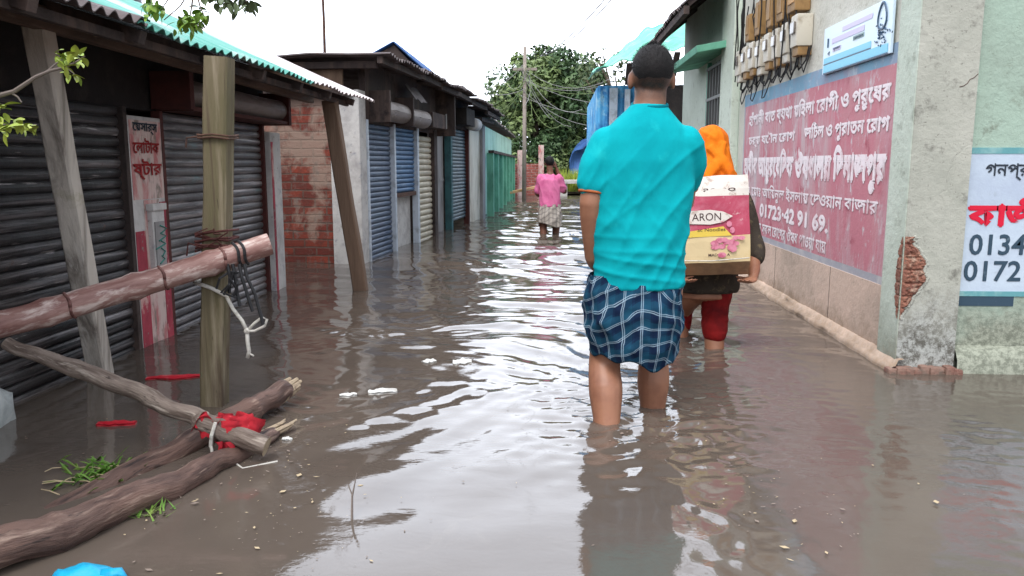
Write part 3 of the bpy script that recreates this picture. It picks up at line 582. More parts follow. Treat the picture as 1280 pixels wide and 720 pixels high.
t = rowthing('market_shop', 1.5, 'shop with bright blue shutter pulled halfway up', 'shop', GRP)
r = RB(); r.box(-.06, -.0, 1.05, 2.06, 1.33, 1.95); r.box(-1.3, -1.24, 1.05, 2.06, -.33, 1.9); r.rb('wall', 'darkwood', t)
r = RB(); r.box(-.12, -.09, 1.05, 1.97, -.33, .66); r.rb('inner_panel', 'plaster_white', t)
r = RB(); shutter(r, 1.05, 1.97, .62, 1.36, -.04, 1, .052, .011, 10, 5); o = r.rb('shutter', 'shutter_blue', t)
r = RB(); r.box(-.065, -.01, 1.05, 1.97, .575, .62, .003); r.rb('bottom_rail', 'rustiron', o)
r = RB(); r.box(-.06, .012, 1.97, 2.05, -.33, 1.36, .003); r.rb('jamb', 'white_jamb', t)
r = RB(); r.sheet(lambda u, v: (.08 + .10 * math.cos(u * 6.2832), 1.18 + .84 * v, 1.455 + .10 * math.sin(u * 6.2832) + .008 * N(u * 3, v * 4 + 9)), 18, 6); r.rb('shutter_hood', 'hoodmetal', t, smooth=True)
r = RB(); r.sheet(lambda u, v: (.1 + .12 * u, 1.14 + .5 * v, 1.78 - .16 * u + .03 * N(v * 3)), 4, 6, (0, 0, .004)); r.rb('loose_flap', 'tin_dark', t)
rowroof(t, 1.02, 2.1, 1.92, 'tin_dark', 4, .36, .01)

t = rowthing('market_shop', 2.45, 'narrow shop with cream shutter next to the blue ones', 'shop', GRP)
r = RB(); r.box(-.06, -.0, 2.06, 3.0, 1.33, 1.95); r.rb('wall', 'darkwood', t)
r = RB(); shutter(r, 2.11, 2.85, -.33, 1.34, -.04, 1, .07, .013, 10, 8); r.rb('shutter', 'shutter_cream', t)
r = RB(); r.box(-.06, .012, 2.85, 3.02, -.33, 1.36, .003); r.rb('jamb', 'darkwood', t)
r = RB(); r.box(.0, .16, 2.16, 2.9, 1.38, 1.56, .01); r.rb('shutter_hood', 'darkwood', t)
for i in range(3): r = RB(); r.tube([(.15, 2.95 + .10 * i, 1.58 - .05 * k + .01 * math.sin(k * 2)) for k in range(5)], .012, 6); r.rb('hanging_hook', 'greywire', t)
rowroof(t, 2.04, 3.08, 1.89, 'tin_dark', 7, .39, .0)

t = rowthing('market_shop', 3.5, 'recessed shop with grey board door between dark posts', 'shop', GRP)
r = RB(); r.box(-.06, -.0, 3.02, 4.0, 1.40, 1.95); r.rb('wall', 'darkwood', t)
r = RB(); r.box(-.14, -.1, 3.1, 3.86, -.33, 1.40, .004); r.box(-.1, -.09, 3.1, 3.86, .70, .74); r.rb('door', 'greydoor', t)
r = RB(); r.box(-.08, .015, 3.86, 3.98, -.33, 1.62, .004); r.rb('door_frame', 'teal_frame', t)
r = RB(); r.box(.0, .25, 3.02, 3.07, 1.3, 1.9, .004); r.rb('bracket', 'darkwood', t)
rowroof(t, 3.02, 4.06, 1.9, 'tin_dark', 10, .36, .02)

t = rowthing('market_shop', 4.6, 'shop with dull green grey shutter hanging short of the water', 'shop', GRP)
r = RB(); r.box(-.06, -.0, 3.98, 5.25, 1.46, 1.95); r.box(-1.2, -1.15, 3.98, 5.25, -.33, 1.9); r.rb('wall', 'darkwood', t)
r = RB(); shutter(r, 4.02, 5.15, .10, 1.48, -.04, 1, .052, .011, 10, 12); r.rb('shutter', 'shutter_teal', t)
r = RB(); r.box(-.06, .02, 5.15, 5.25, -.33, 1.5, .004); r.rb('jamb', 'redbrown', t)
r = RB(); r.box(.0, .2, 4.1, 4.75, 1.5, 1.74, .008); r.rb('shutter_hood', 'shade_black', t)
r = RB(); r.tube([(.12, 4.85, 1.55), (.12, 5.3, 1.55)], .10, 14); r.rb('rolled_awning', 'plaster_white', t, smooth=True)
rowroof(t, 4.0, 5.4, 1.86, 'tin_dark', 13, .38, .0)

t = rowthing('plastered_shop', 5.9, 'cream plastered shop front before the green building', 'shop', GRP)
r = RB(); r.box(-1.6, -.01, 5.25, 6.62, -.33, 1.55, .008); r.rb('wall', 'cream_wall', t)
r = RB(); r.box(-.01, .045, 6.34, 6.6, -.33, 1.6, .008); r.rb('pilaster', 'greydoor', t)
r = RB(); r.box(-.6, .2, 5.4, 6.6, 1.62, 1.68, .004); r.rb('eave_board', 'darkwood', t)
rowroof(t, 5.35, 6.75, 1.80, 'tin_dark', 16, .36, .03)

t = thing('green_tin_shop', (-1.2, 18.5, 0), 'long pale green shop front with dark green posts at the far end of the row', 'shop', GRP)
b = MB(); corrugated(b, (-1.24, 14.5, -.33), (-1.2, 23.5, -.33), (-1.24, 14.5, 1.62), .12, .012, 3, .006); b.build('front_wall', 'pale_green', t)
b = MB(); b.box(-3.2, -1.24, 14.4, 14.5, -.33, 1.72); b.build('end_wall', 'pale_green', t)
b = MB(); b.beam((-1.10, 14.5, 1.16), (-1.08, 23.4, 1.14), .1, .05); b.build('lintel', 'darkwood', t)
for i in range(7):
    b = MB(); y = 14.55 + i * 1.38; b.box(-1.18, -1.06, y, y + .16, -.33, 1.14, .006); b.build('post', 'mid_green', t)
b = MB(); corrugated(b, (-1.08, 14.2, 1.76), (-1.08, 23.8, 1.72), (-3.0, 14.2, 2.0), .12, .015, 4, .008, .03); b.build('roof_sheet', 'tin_dark', t)

t = thing('blue_roof_shed', (-2.8, 12.5, 0), 'shed behind the row with a peaked blue tin roof', 'shed')
b = MB(); b.box(-3.6, -2.0, 11.6, 14.4, -.33, 1.95); b.build('wall', 'darkwood', t)
b = MB(); corrugated(b, (-1.62, 11.4, 2.1), (-1.62, 14.6, 2.1), (-2.22, 11.4, 2.62), .1, .014, 4, .006); corrugated(b, (-3.6, 11.4, 1.9), (-3.6, 14.6, 1.9), (-2.22, 11.4, 2.62), .1, .014, 4, .006); b.build('roof_sheet', 'tin_blue', t)
b = MB(); b.add([(-1.7, 11.45, 2.05), (-3.5, 11.45, 1.95), (-2.22, 11.45, 2.58)], [(0, 1, 2)]); b.build('gable', 'darkwood', t)

t = tag(MB().tube([(-2.24, 8.0, 1.75), (-2.235, 8.0, 2.3), (-2.25, 8.02, 3.2)], [.017, .014, .012], 8).build('antenna_pole', 'rustiron'), 'thin rusty pole standing up from the dark roof of the left row', 'pole')

# ------------------------------------------------------------------ RIGHT: the corner building with painted signs
cb = thing('corner_building', (3.2, 5.4, 0), 'pale plastered corner building with red and white painted signs', 'building')
b = MB(); b.box(1.60, 1.8, 3.86, 7.1, .36, 4.6); b.build('wall', 'wall_pale', cb)
b = MB(); b.box(1.592, 1.8, 3.86, 7.1, -.33, .36)
b.m = 1
for y in (4.62, 5.75): b.box(1.591, 1.593, y, y + .004, .03, .36)
b.build('wall_base', ['wall_peach', 'darkwood'], cb)
b = MB(); b.box(1.577, 1.835, 3.65, 3.75, -.33, 4.6, .003); b.build('pilaster', 'pilaster', cb)
b = MB(); b.box(1.574, 1.7, 3.653, 3.866, -.33, 4.6, .006); b.build('corner_strip', 'wall_strip', cb)
b = MB(); b.box(1.835, 7.0, 3.70, 3.9, -.33, 4.6); b.build('side_wall', 'wall_green', cb)
b = MB(); b.box(6.9, 7.0, 3.9, 7.1, -.33, 4.6); b.box(1.8, 7.0, 7.0, 7.1, -.33, 4.6); b.box(1.6, 7, 3.7, 7.1, 4.6, 4.7); b.build('back_wall', 'wall_green', cb)
b = MB()
def ledge(u, v):
    y = 3.62 + 3.5 * v; prof = [(1.60, .062), (1.574, .058), (1.566, .034), (1.548, .026), (1.541, .008), (1.54, -.05)]
    x, z = prof[int(round(u * 5))]; k = .007 * N(y * 3, u * 4) + .007 * N(y * 14, u * 7) + .004 * N(y * 40, u * 9); return (x + k * (u > 0), y, z + k * (u < .9))
b.sheet(ledge, 5, 160); b.build('plinth', 'wall_peach', cb, True)
b = MB()
for i in range(9):
    x = 1.53 + .036 * i; b.obox((x + .02, 3.64 + .014 * random.uniform(-1, 1), .004 + .009 * random.uniform(-1, 1)), (.042, .06, .05), Matrix.Rotation(random.uniform(-.12, .12), 3, 'Z'), .014)
b.build('corner_footing', 'footing', cb)
b = MB(); b.sheet(lambda u, v: (1.84 + 3 * v, [3.70, 3.655, 3.63, 3.62][int(round(u * 3))] + .012 * N(v * 14, u * 3), [.115, .10, .06, -.1][int(round(u * 3))] + .01 * N(v * 17, u * 3 + 5)), 3, 60); b.build('side_plinth', 'wall_green', cb, True)
# red sign painted on the street wall
b = MB(); xs = 1.598
def pr(y0, y1, z0, z1, dx=0): b.box(xs - dx - .002, xs - dx, y0, y1, z0, z1)
pr(3.875, 6.86, .40, 1.405); b.m = 1; pr(3.875, 6.9, 1.405, 1.50); b.m = 2; pr(3.875, 6.88, .345, .40); pr(6.86, 6.9, .4, 1.405); pr(3.868, 3.876, .36, 1.40)
b.m = 3; U, W = (0, -1, 0), (0, 0, 1); xt = xs - .002
def line(t_, ya, yb, z, h, bold=.03, dx=.002): b.text(t_, (xt, ya, z), U, W, ya - yb, h, dx, bold)
line('হাঁপানী বাত ব্যথা মহিলা রোগী ও পুরুষের', 6.72, 3.96, 1.215, .135)
line('চর্ম যৌন রোগ', 6.70, 5.45, 1.07, .105); line('জটিল ও পুরাতন রোগ', 5.25, 3.95, 1.07, .12)
line('হাবীব আয়ুরবেদিক ঔষধালয় দিনাজপুর', 6.82, 3.96, .80, .235, .045)
line('ডাঃ মোঃ আমিনুল ইসলাম দেওয়ান বাজার', 6.82, 4.02, .665, .12, .02)
line('01723·42 91 69.', 6.25, 4.72, .545, .095, .035)
line('এখানে সকল রোগের ঔষধ পাওয়া যায়', 6.5, 4.73, .42, .10, .02)
b.build('painted_sign', ['red_sign', 'blue_band', 'grey_band', 'white_letter'], cb, label='faded red painted sign with white lettering and a phone number')
# white sign round the corner
b = MB(); ys = 3.699
def pf(x0, x1, z0, z1, m, d=.002): b.m = m; b.box(x0, x1, ys - d, ys + .0005, z0, z1)
pf(1.842, 3.4, .365, 1.0, 0); pf(1.842, 3.4, .985, 1.012, 1, .004); pf(1.838, 3.4, .345, .368, 1, .004); pf(1.838, 1.848, .365, 1.0, 1, .004); pf(1.845, 2.1, .30, .345, 4)
b.m = 2; b.text('গনপ্রজাত', (1.925, ys - .002, .868), (1, 0, 0), W, .33, .075, .002, .012)
b.m = 3; b.text('কাজী', (1.868, ys - .002, .665), (1, 0, 0), W, .34, .125, .002, .035)
b.m = 4; b.text('0134', (1.882, ys - .002, .535), (1, 0, 0), W, .245, .092, .002, .014); b.text('0172', (1.868, ys - .002, .415), (1, 0, 0), W, .25, .092, .002, .014)
b.build('painted_sign', ['white_sign', 'teal_band', 'black_letter', 'bright_red_letter', 'navy_letter'], cb, label='white painted sign with red and dark lettering on the side wall')
# broken plaster showing bricks on the corner pilaster
def outl(u):   # width of the break at height u (0 bottom .. 1 top)
    return max(.004, .108 * (math.sin(min(1, u * 1.12) ** 1.5 * math.pi * .92) ** .8) * (1 + .28 * N(u * 9, 1.7)) + .012 * N(u * 40, 3))
def brk(u, v):
    z = .245 + .375 * u; wd = outl(u); row = (z / .058) % 1; joint = 1 if row < .16 else 0
    e = min(1, v * wd / .012, (1 - v) * wd / .012) if wd > .01 else .1
    rough = .010 * N(z * 60, v * wd * 60) + .006 * N(z * 150, v * wd * 150)
    return (1.577 + v * wd, 3.6485 - max(.0, e) * (.004 + (.006 if not joint else 0) + rough), z)
b = MB(); b.sheet(brk, 120, 26)
b.m = 0; b.sheet(lambda u, v: (1.5715 - .004 * abs(N(u * 30, v * 9)) - (.003 if ((.245 + .375 * u) / .058) % 1 > .16 else 0), 3.649 + .05 * v * (math.sin(u * math.pi) ** .5) * (1 + .4 * N(u * 14)), .245 + .375 * u), 100, 10)
b.build('broken_plaster', ['brickpiece'], cb, True, label='patch of broken plaster showing reddish bricks')
b = MB()
for i in range(60):
    u = i / 59; u2 = (i + 1) / 60; x = 1.577 + outl(u) + .006; b.ell((x + .004 * N(i * 1.3), 3.649, .245 + .375 * u), (.008 + .004 * abs(N(i * .7, 2)), .005, .006), 6, 4)
b.build('plaster_rim', 'pilaster', cb)
for pts in ([(1.758, .0, 1.27), (1.775, 0, 1.274), (1.79, 0, 1.285), (1.80, 0, 1.302), (1.815, 0, 1.308), (1.833, 0, 1.325)],):
    b = MB(); b.tube([(x, 3.6492, z) for x, _, z in pts], .0016, 5); b.build('crack', 'rustiron', cb)

# printed plate above the red sign
t = thing('printed_plate', (1.58, 4.42, 1.46), 'white and blue printed plate mounted above the red painted sign', 'sign')
b = MB(); b.box(1.578, 1.59, 3.96, 4.92, 1.455, 1.715, .002); px_ = 1.5772
def pp(y0, y1, z0, z1, m): b.m = m; b.box(px_ - .0012, px_, y0, y1, z0, z1)
pp(3.99, 4.9, 1.463, 1.505, 1); pp(4.2, 4.9, 1.513, 1.545, 1); pp(4.2, 4.9, 1.505, 1.512, 2); pp(3.99, 4.9, 1.456, 1.462, 2)
pp(4.2, 4.62, 1.655, 1.68, 3); pp(4.3, 4.78, 1.612, 1.64, 3); pp(4.63, 4.76, 1.566, 1.588, 3); pp(4.3, 4.45, 1.582, 1.604, 4)
b.m = 2; b.text('প্রচারে', (px_ - .0012, 4.75, 1.568), U, W, .11, .018, .001, .01); b.text('মোবাইল', (px_ - .0012, 4.44, 1.585), U, W, .13, .016, .001, .01)
b.tube([(px_, 4.82 + .02 * math.cos(a_), 1.565 + .012 * math.sin(a_)) for a_ in (0, 2.1, 4.2, 6.28)], .0025, 4); b.tube([(px_, 4.84, 1.6), (px_, 4.84, 1.65)], .006, 4)
for d in (0, .004):  # inked drop-shaped ornament on the near edge
    b.tube([(px_ - .002, 4.075 + .05 * math.sin(a_) * (1 - .3 * math.cos(a_)), 1.645 + .062 * math.cos(a_) - d) for a_ in np.linspace(0, 6.28, 22)], .004, 5)
rr = random.Random(2)
for i in range(46): 
    q = V(px_ - .002, 4.07 + rr.gauss(0, .035), 1.56 + rr.gauss(0, .035)); b.tube([q, q + V(0, rr.uniform(-.014, .014), rr.uniform(-.012, .012))], .0025, 4)
b.build('panel', ['plate_white', 'plate_blue', 'plate_navy', 'plate_lilac', 'plate_green'], t)

# electricity meters in a row with their breaker boxes and cables
MW = ['leftmost meter of the row high on the pale wall', 'second electricity meter from the left end of the row', 'third electricity meter from the left end of the row', 'fourth electricity meter from the left end of the row', 'fifth electricity meter, near the middle of the row', 'third meter from the plate end of the row', 'second meter from the plate end of the row', 'meter nearest the blue printed plate, end of the row']
rm = random.Random(11)
for i in range(8):
    y = 6.82 - i * .222; z0 = 1.60 + .012 * i * 0 + rm.uniform(-.012, .012); x = 1.598
    t = thing('electric_meter', (x, y, z0), MW[i], 'meter', 'electric meters on the pale wall')
    b = MB(); b.box(x - .10, x, y - .068, y + .068, z0 + .055, z0 + .25, .014); b.build('housing', 'meter_white', t, True, autos=40)
    b = MB(); b.box(x - .113, x - .098, y - .042, y + .042, z0 + .135, z0 + .205, .006); b.build('window', 'meter_glass', t)
    b = MB(); b.box(x - .085, x, y - .06, y + .06, z0, z0 + .057, .008); b.build('terminal_cover', 'meter_brown' if i % 3 else 'meter_white', t)
    b = MB()
    for k in range(2):
        yy = y - .02 + .04 * k; b.tube([(x - .05, yy, z0 + .01), (x - .06, yy + rm.uniform(-.03, .03), z0 - .05), (x - .045, yy + rm.uniform(-.06, .02), z0 - rm.uniform(.06, .11)), (x - .03, yy - .07, z0 - .03), (x - .02, yy - .09, z0 + .05)], .005, 6)
    b.build('lead_wire', 'wire', t)
BW = ['tall brown breaker box above the meters, nearest the printed plate', 'brown breaker box above the meters, second from the plate', 'worn brown breaker box in the middle above the meters', 'narrow brown breaker box above the meters toward the far end', 'small brown breaker box above the meters at the far end']
for i, (y, z, hh, ww) in enumerate(((5.36, 1.89, .34, .17), (5.62, 1.88, .26, .15), (5.90, 1.885, .22, .13), (6.22, 1.88, .24, .13), (6.52, 1.88, .2, .12))):
    t = thing('breaker_box', (1.598, y, z), BW[i], 'breaker box', 'breaker boxes above the meters')
    b = MB(); b.box(1.50, 1.598, y - ww / 2, y + ww / 2, z, z + hh, .008); b.build('case', 'meter_brown', t)
    b = MB(); b.box(1.494, 1.5, y - ww / 2 + .02, y + ww / 2 - .02, z + .05, z + hh - .03, .003); b.build('cover', 'meter_brown' if i else 'plank', t)
t = thing('wire_bundle', (1.57, 6.2, 1.8), 'tangle of black cables hanging among the meters and boxes', 'cables')
b = MB()
for i in range(26):
    y = rm.uniform(5.3, 6.95); x = 1.57 - rm.uniform(0, .1); z1 = rm.uniform(2.05, 2.9); y2 = y + rm.uniform(-.18, .18); zz = rm.uniform(1.5, 1.85)
    b.tube([(x, y, z1), (x - .02, y + rm.uniform(-.06, .06), (z1 * 2 + zz) / 3), (x, (y + y2) / 2 + rm.uniform(-.06, .06), (z1 + zz * 2) / 3), (x + .01, y2, zz)], .0055, 5)
b.build('cable', 'wire', t)
b = MB()
for i in range(3):
    y = 6.9 - .35 * i; b.tube([(1.59, y + .09, 1.56), (1.57, y + .06, 1.47 - .02 * i), (1.57, y, 1.43), (1.57, y - .06, 1.46), (1.59, y - .08, 1.54)], .0045, 5)
b.build('loop', 'wire', t)

# green-trimmed house further along, with a barred window, a slab canopy and a tin awning
t = thing('green_house', (2.6, 8.6, 0), 'pale green house with barred window and slab canopy past the meters', 'house')
b = MB(); b.box(1.60, 1.85, 7.1, 10.2, -.33, 3.2); b.box(1.85, 4, 10.1, 10.2, -.33, 3.2); b.build('wall', 'wall_strip', t)
b = MB(); b.box(1.53, 1.6, 7.12, 7.62, -.33, 3.0, .008); b.build('pilaster', 'wall_strip', t)
b = MB(); b.box(1.585, 1.598, 7.66, 8.42, 1.0, 1.9); b.build('window_opening', 'shade_black', t)  # near-black plate painted as the shade behind the grille
b = MB()
for i in range(6): b.box(1.555, 1.57, 7.70 + i * .135, 7.72 + i * .135, 1.0, 1.9)
for z in (1.0, 1.28, 1.56, 1.86): b.box(1.55, 1.56, 7.66, 8.42, z, z + .028)
b.build('window_grille', 'steel', t)
b = MB(); b.box(1.56, 1.605, 7.62, 7.67, .96, 1.95, .003); b.box(1.56, 1.605, 8.41, 8.46, .96, 1.95, .003); b.build('window_frame', 'mid_green', t)
b = MB(); b.obox((1.44, 8.3, 1.98), (.34, 1.75, .06), Matrix.Rotation(R(-10), 3, 'Y'), .006); b.build('canopy', 'mid_green', t)
b = MB(); corrugated(b, (1.10, 7.25, 2.30), (1.10, 10.3, 2.30), (1.9, 7.25, 2.95), .09, .014, 4, .006, .02); b.build('awning', 'tin_dark', t)
for i in range(5): b = MB(); y = 7.3 + .7 * i; b.beam((1.16, y, 2.31), (1.7, y, 2.74), .05, .05); b.build('rafter', 'darkwood', t)
b = MB(); b.box(1.12, 1.17, 7.25, 10.3, 2.22, 2.29, .004); b.build('awning_beam', 'darkwood', t)

# blue tin shop with green roof
t = thing('blue_tin_shop', (1.4, 13.4, 0), 'blue tin shop with a sagging green roof behind the wading man', 'shop')
b = MB(); corrugated(b, (.69, 12.6, -.33), (3.2, 12.4, -.33), (.69, 12.6, 2.12), .11, .014, 3, .006); b.build('front_wall', 'tin_wall_blue', t)
b = MB(); corrugated(b, (.69, 12.6, -.33), (.73, 17.0, -.33), (.69, 12.6, 2.1), .11, .014, 3, .006); b.build('side_wall', 'tin_wall_blue', t)
b = MB(); b.box(.86, .98, 12.50, 12.56, .6, 2.08, .004); b.box(1.08, 1.16, 12.38, 12.46, .6, 2.05, .004); b.build('door_board', 'white_jamb', t)
b = MB(); b.box(1.25, 2.0, 12.30, 12.4, 1.1, 2.1, .01); b.build('dark_opening', 'shade_black', t)  # near-black block painted as the shade inside the shop
b = MB()
def gr(u, v): x = .62 + 2.8 * v; return (x, 11.9 + 2.6 * u, 2.32 + .22 * (x - .62) + u * (.12 + .62 * min(1, (x - .62) / 1.0)) + .05 * N(x * 2.3, u * 4) + .022 * math.sin(v * 60))
b.sheet(gr, 14, 60, (0, 0, -.012)); b.build('roof', 'green_sheet', t, True)
b = MB()
for i in range(10):
    x = .75 + .17 * i; x += .35; b.beam((x, 11.95, 2.30 + .22 * (x - .62) - .03), (x + .12 * N(i * .7), 11.95 + .25, 2.0 + .2 * (x - .62) + .1 * N(i * 1.7)), .09, .015)
b.build('eave_scraps', 'darkwood', t)
# ------------------------------------------------------------------ the far end of the street
t = thing('brick_wall_end', (-.85, 24.5, 0), 'low pink brick wall closing the far end of the street', 'wall'); t.name = 'low_brick_wall'; MAT[t.name] = Matrix.Translation((-.85, 24.5, 0))
b = MB(); b.box(-1.6, -.25, 24.4, 24.6, -.33, .95); b.build('brickwork', 'brick_pink', t)
b = MB(); b.box(-1.05, -.9, 24.28, 24.4, -.33, 1.35, .01); b.box(-.42, -.26, 24.3, 24.4, -.33, 1.5, .01); b.build('pier', 'pink_paint', t)
tag(MB().beam((-1.15, 21.5, .18), (-.25, 22.0, .36), .16, .06).build('floating_plank', 'plank'), 'tan plank lying above the water before the pink brick wall', 'plank')
t = thing('cement_ledge', (.5, 24.2, 0), 'pale cement ledge behind the far wader', 'ledge')
b = MB(); b.box(.0, 1.6, 24.0, 24.6, .36, .47, .01); b.build('slab', 'slabgrey', t); b = MB(); b.box(.05, .45, 24.1, 24.5, -.33, .36); b.box(1.2, 1.5, 24.1, 24.5, -.33, .36); b.build('support', 'slabgrey', t)
t = tag(MB().sheet(lambda u, v: (.55 + 1.3 * u, 26.0 + 1.2 * v, 1.0 + .75 * math.sin(math.pi * u) ** .6 * math.sin(math.pi * (v * .5 + .25)) + .12 * N(u * 5, v * 5)), 16, 12, (0, 0, -.7)).build('tarpaulin_heap', 'tin_blue', None, True), 'blue tarpaulin heap behind the grass at the street end', 'tarpaulin')
b = MB()
for i in range(900):
    x, y = RNG.uniform(.2, 1.8), RNG.uniform(24.7, 25.9); hh = RNG.uniform(.55, .85); a = RNG.uniform(0, 6.28); q = V(math.cos(a) * .03, math.sin(a) * .03, 0); b.add([V(x, y, .1) - q, V(x, y, .1) + q, V(x, y, hh) + q * 3], [(0, 1, 2)])
b.v = [tuple(p) for p in b.v]; tag(b.build('grass', 'leaf_lime'), kind='stuff')
b = MB(); b.sheet(lambda u, v: (-6 + 14 * u, 24.6 + 30 * v, .05 + .1 * v + .05 * N(u * 9, v * 9)), 12, 12); tag(b.build('far_bank', 'mud'), kind='structure')

def leaves(name, mats, parent, centres, radii, n, size, seed, gap=0.):
    """a crown of many separate leaf faces gathered in clumps"""
    r = np.random.default_rng(seed); k = len(centres); idx = r.integers(0, k, n)
    c = np.array(centres)[idx]; rad = np.array(radii)[idx][:, None]
    d = r.normal(size=(n, 3)); d /= np.linalg.norm(d, axis=1)[:, None]; p = c + d * rad * (r.uniform(.35, 1, (n, 1)) ** .5)
    nrm = d * .6 + r.normal(size=(n, 3)) * .6 + [0, 0, .5]; nrm /= np.linalg.norm(nrm, axis=1)[:, None]
    a = np.cross(nrm, r.normal(size=(n, 3))); a /= np.linalg.norm(a, axis=1)[:, None]; bb = np.cross(nrm, a); s = size * r.uniform(.6, 1.3, (n, 1))
    vs = np.stack([p - a * s, p + bb * s * .45 - nrm * s * .1, p + a * s, p - bb * s * .45 - nrm * s * .1], 1).reshape(-1, 3)
    mb = MB(); mb.v = [tuple(q) for q in vs.tolist()]; mb.f = [(4 * i, 4 * i + 1, 4 * i + 2, 4 * i + 3) for i in range(n)]
    mb.mi = list((r.random(k) < .42).astype(int)[idx]) if len(mats) > 1 else [0] * n
    return mb.build(name, mats, parent)

def tree(name, base, h, spread, crown, nclump, nleaf, size, seed, label, mats, rclump=.5):
    t = thing(name, base, label, 'tree'); r = random.Random(seed); B = Vector(base)
    b = MB(); top = B + V(.1, 0, h * .8); b.tube([B, B + V(.05, 0, h * .3), B + V(-.04, .05, h * .55), top], [.17, .13, .1, .04], 10, jit=.08); b.build('trunk', 'trunk', t, True)
    cs = []; rs = []
    for i in range(nclump):
        a = r.uniform(0, 6.28); rr = math.sqrt(r.uniform(.02, 1)); zz = r.uniform(-1, 1)
        k = math.sqrt(max(0.05, 1 - zz * zz)) * rr; cs.append((crown[0] + math.cos(a) * k * spread[0], crown[1] + math.sin(a) * k * spread[1], crown[2] + zz * spread[2])); rs.append(rclump * r.uniform(.55, 1.25))
    for i in range(7):
        c = Vector(cs[r.randrange(nclump)]); s0 = B + V(0, 0, h * r.uniform(.35, .7)); b = MB(); b.tube([s0, (s0 + c) / 2 + V(0, 0, .15), c], [.06, .04, .015], 6); b.build('limb', 'trunk', t)
    leaves('crown', mats, t, cs, rs, nleaf, size, seed); return t
tree('broadleaf_tree', (-.55, 28.0, -.3), 4.2, (1.75, 1.3, 1.55), (-.35, 28, 3.0), 70, 13000, .11, 3, 'large dense dark green tree closing the street end', ['leaf_dark', 'leaf_mid'], .55)
tree('broadleaf_tree', (1.0, 29.4, -.3), 3.8, (1.5, 1.2, 1.6), (.95, 29.4, 2.7), 60, 11000, .11, 5, 'darker tree standing at the right shoulder of the large one', ['leaf_dark', 'leaf_mid'], .5)
tree('broadleaf_tree', (-2.3, 30.5, -.3), 3.0, (1.1, 1.0, 1.2), (-2.1, 30.5, 1.9), 30, 5000, .10, 8, 'lower tree showing behind the green shop front', ['leaf_dark', 'leaf_mid'], .5)
for i, (x, y, h, lb) in enumerate(((-1.55, 26.6, 1.5, 'low dark bush behind the pink brick wall, left of the pole'), (-.45, 27.0, 1.7, 'dark bush under the large tree, behind the far wader'), (.55, 27.6, 1.6, 'dark bush under the tree, above the blue tarpaulin heap'), (1.6, 28.0, 1.9, 'bush beside the blue tin shop under the darker tree'))):
    t = thing('bush', (x, y, -.1), lb, 'bush', 'bushes at the street end'); cs = [(x + RNG.uniform(-.6, .6), y + RNG.uniform(-.4, .4), h * RNG.uniform(.15, .95)) for _ in range(16)]
    b = MB()
    for c in cs[:6]: b.tube([(x, y, -.3), ((x + c[0]) / 2, y, c[2] * .5), c], [.03, .02, .008], 5)
    b.build('stem', 'trunk', t); leaves('foliage', ['leaf_dark', 'leaf_mid'], t, cs, [.34] * 16, 2600, .09, 40 + i)
tree('bare_tree', (1.9, 22.0, -.3), 3.4, (.9, .7, .5), (1.35, 22, 3.3), 26, 420, .07, 9, 'thin nearly bare tree above the green tarp roof', ['leaf_grey'], .4)

t = thing('utility_pole', (-.75, 21.5, 0), 'pale concrete utility pole before the dark tree', 'utility pole')
b = MB(); b.tube([(-.75, 21.5, -.33), (-.74, 21.5, 3.95)], [.062, .045], 10); b.build('shaft', 'concrete_pole', t, True)
b = MB(); b.box(-1.05, -.42, 21.46, 21.54, 3.35, 3.42, .004); b.build('crossarm', 'concrete_pole', t)
rc = random.Random(4)
t = thing('drooping_cables', (-.7, 21.4, 3.0), 'mass of pale drooping cables hanging from the utility pole', 'cables')
for i in range(26):
    e = V(rc.uniform(-2.6, 1.6), 21.3 + rc.uniform(-.3, .6), rc.uniform(1.9, 3.3)); s0 = V(-.74 + rc.uniform(-.2, .2), 21.42, rc.uniform(2.7, 3.5)); b = MB(); sg = rc.uniform(.1, .45)
    b.tube([s0 + (e - s0) * (k / 7) - V(0, 0, sg * 4 * (k / 7) * (1 - k / 7)) for k in range(8)], .0065, 5); b.build('cable', 'greywire' if i % 2 else 'leaf_mid', t)
def cable(p, q, sag, rad, label, m='wire'):
    p, q = Vector(p), Vector(q); b = MB(); b.tube([p + (q - p) * (k / 14) - V(0, 0, sag * 4 * (k / 14) * (1 - k / 14)) for k in range(15)], rad, 5); tag(b.build('overhead_cable', m), label, 'cable')
cable((-.45, 21.5, 3.6), (-.48, 15, 5.2), .1, .010, 'single thin wire rising upright above the utility pole')
cable((-.35, 21.5, 3.7), (1.9, 6.5, 4.2), .5, .010, 'dark cable sweeping from the pole to the right houses, lower of two')
cable((-.30, 21.5, 3.75), (2.0, 6.8, 4.6), .5, .011, 'dark cable sweeping from the pole to the right houses, upper of two')

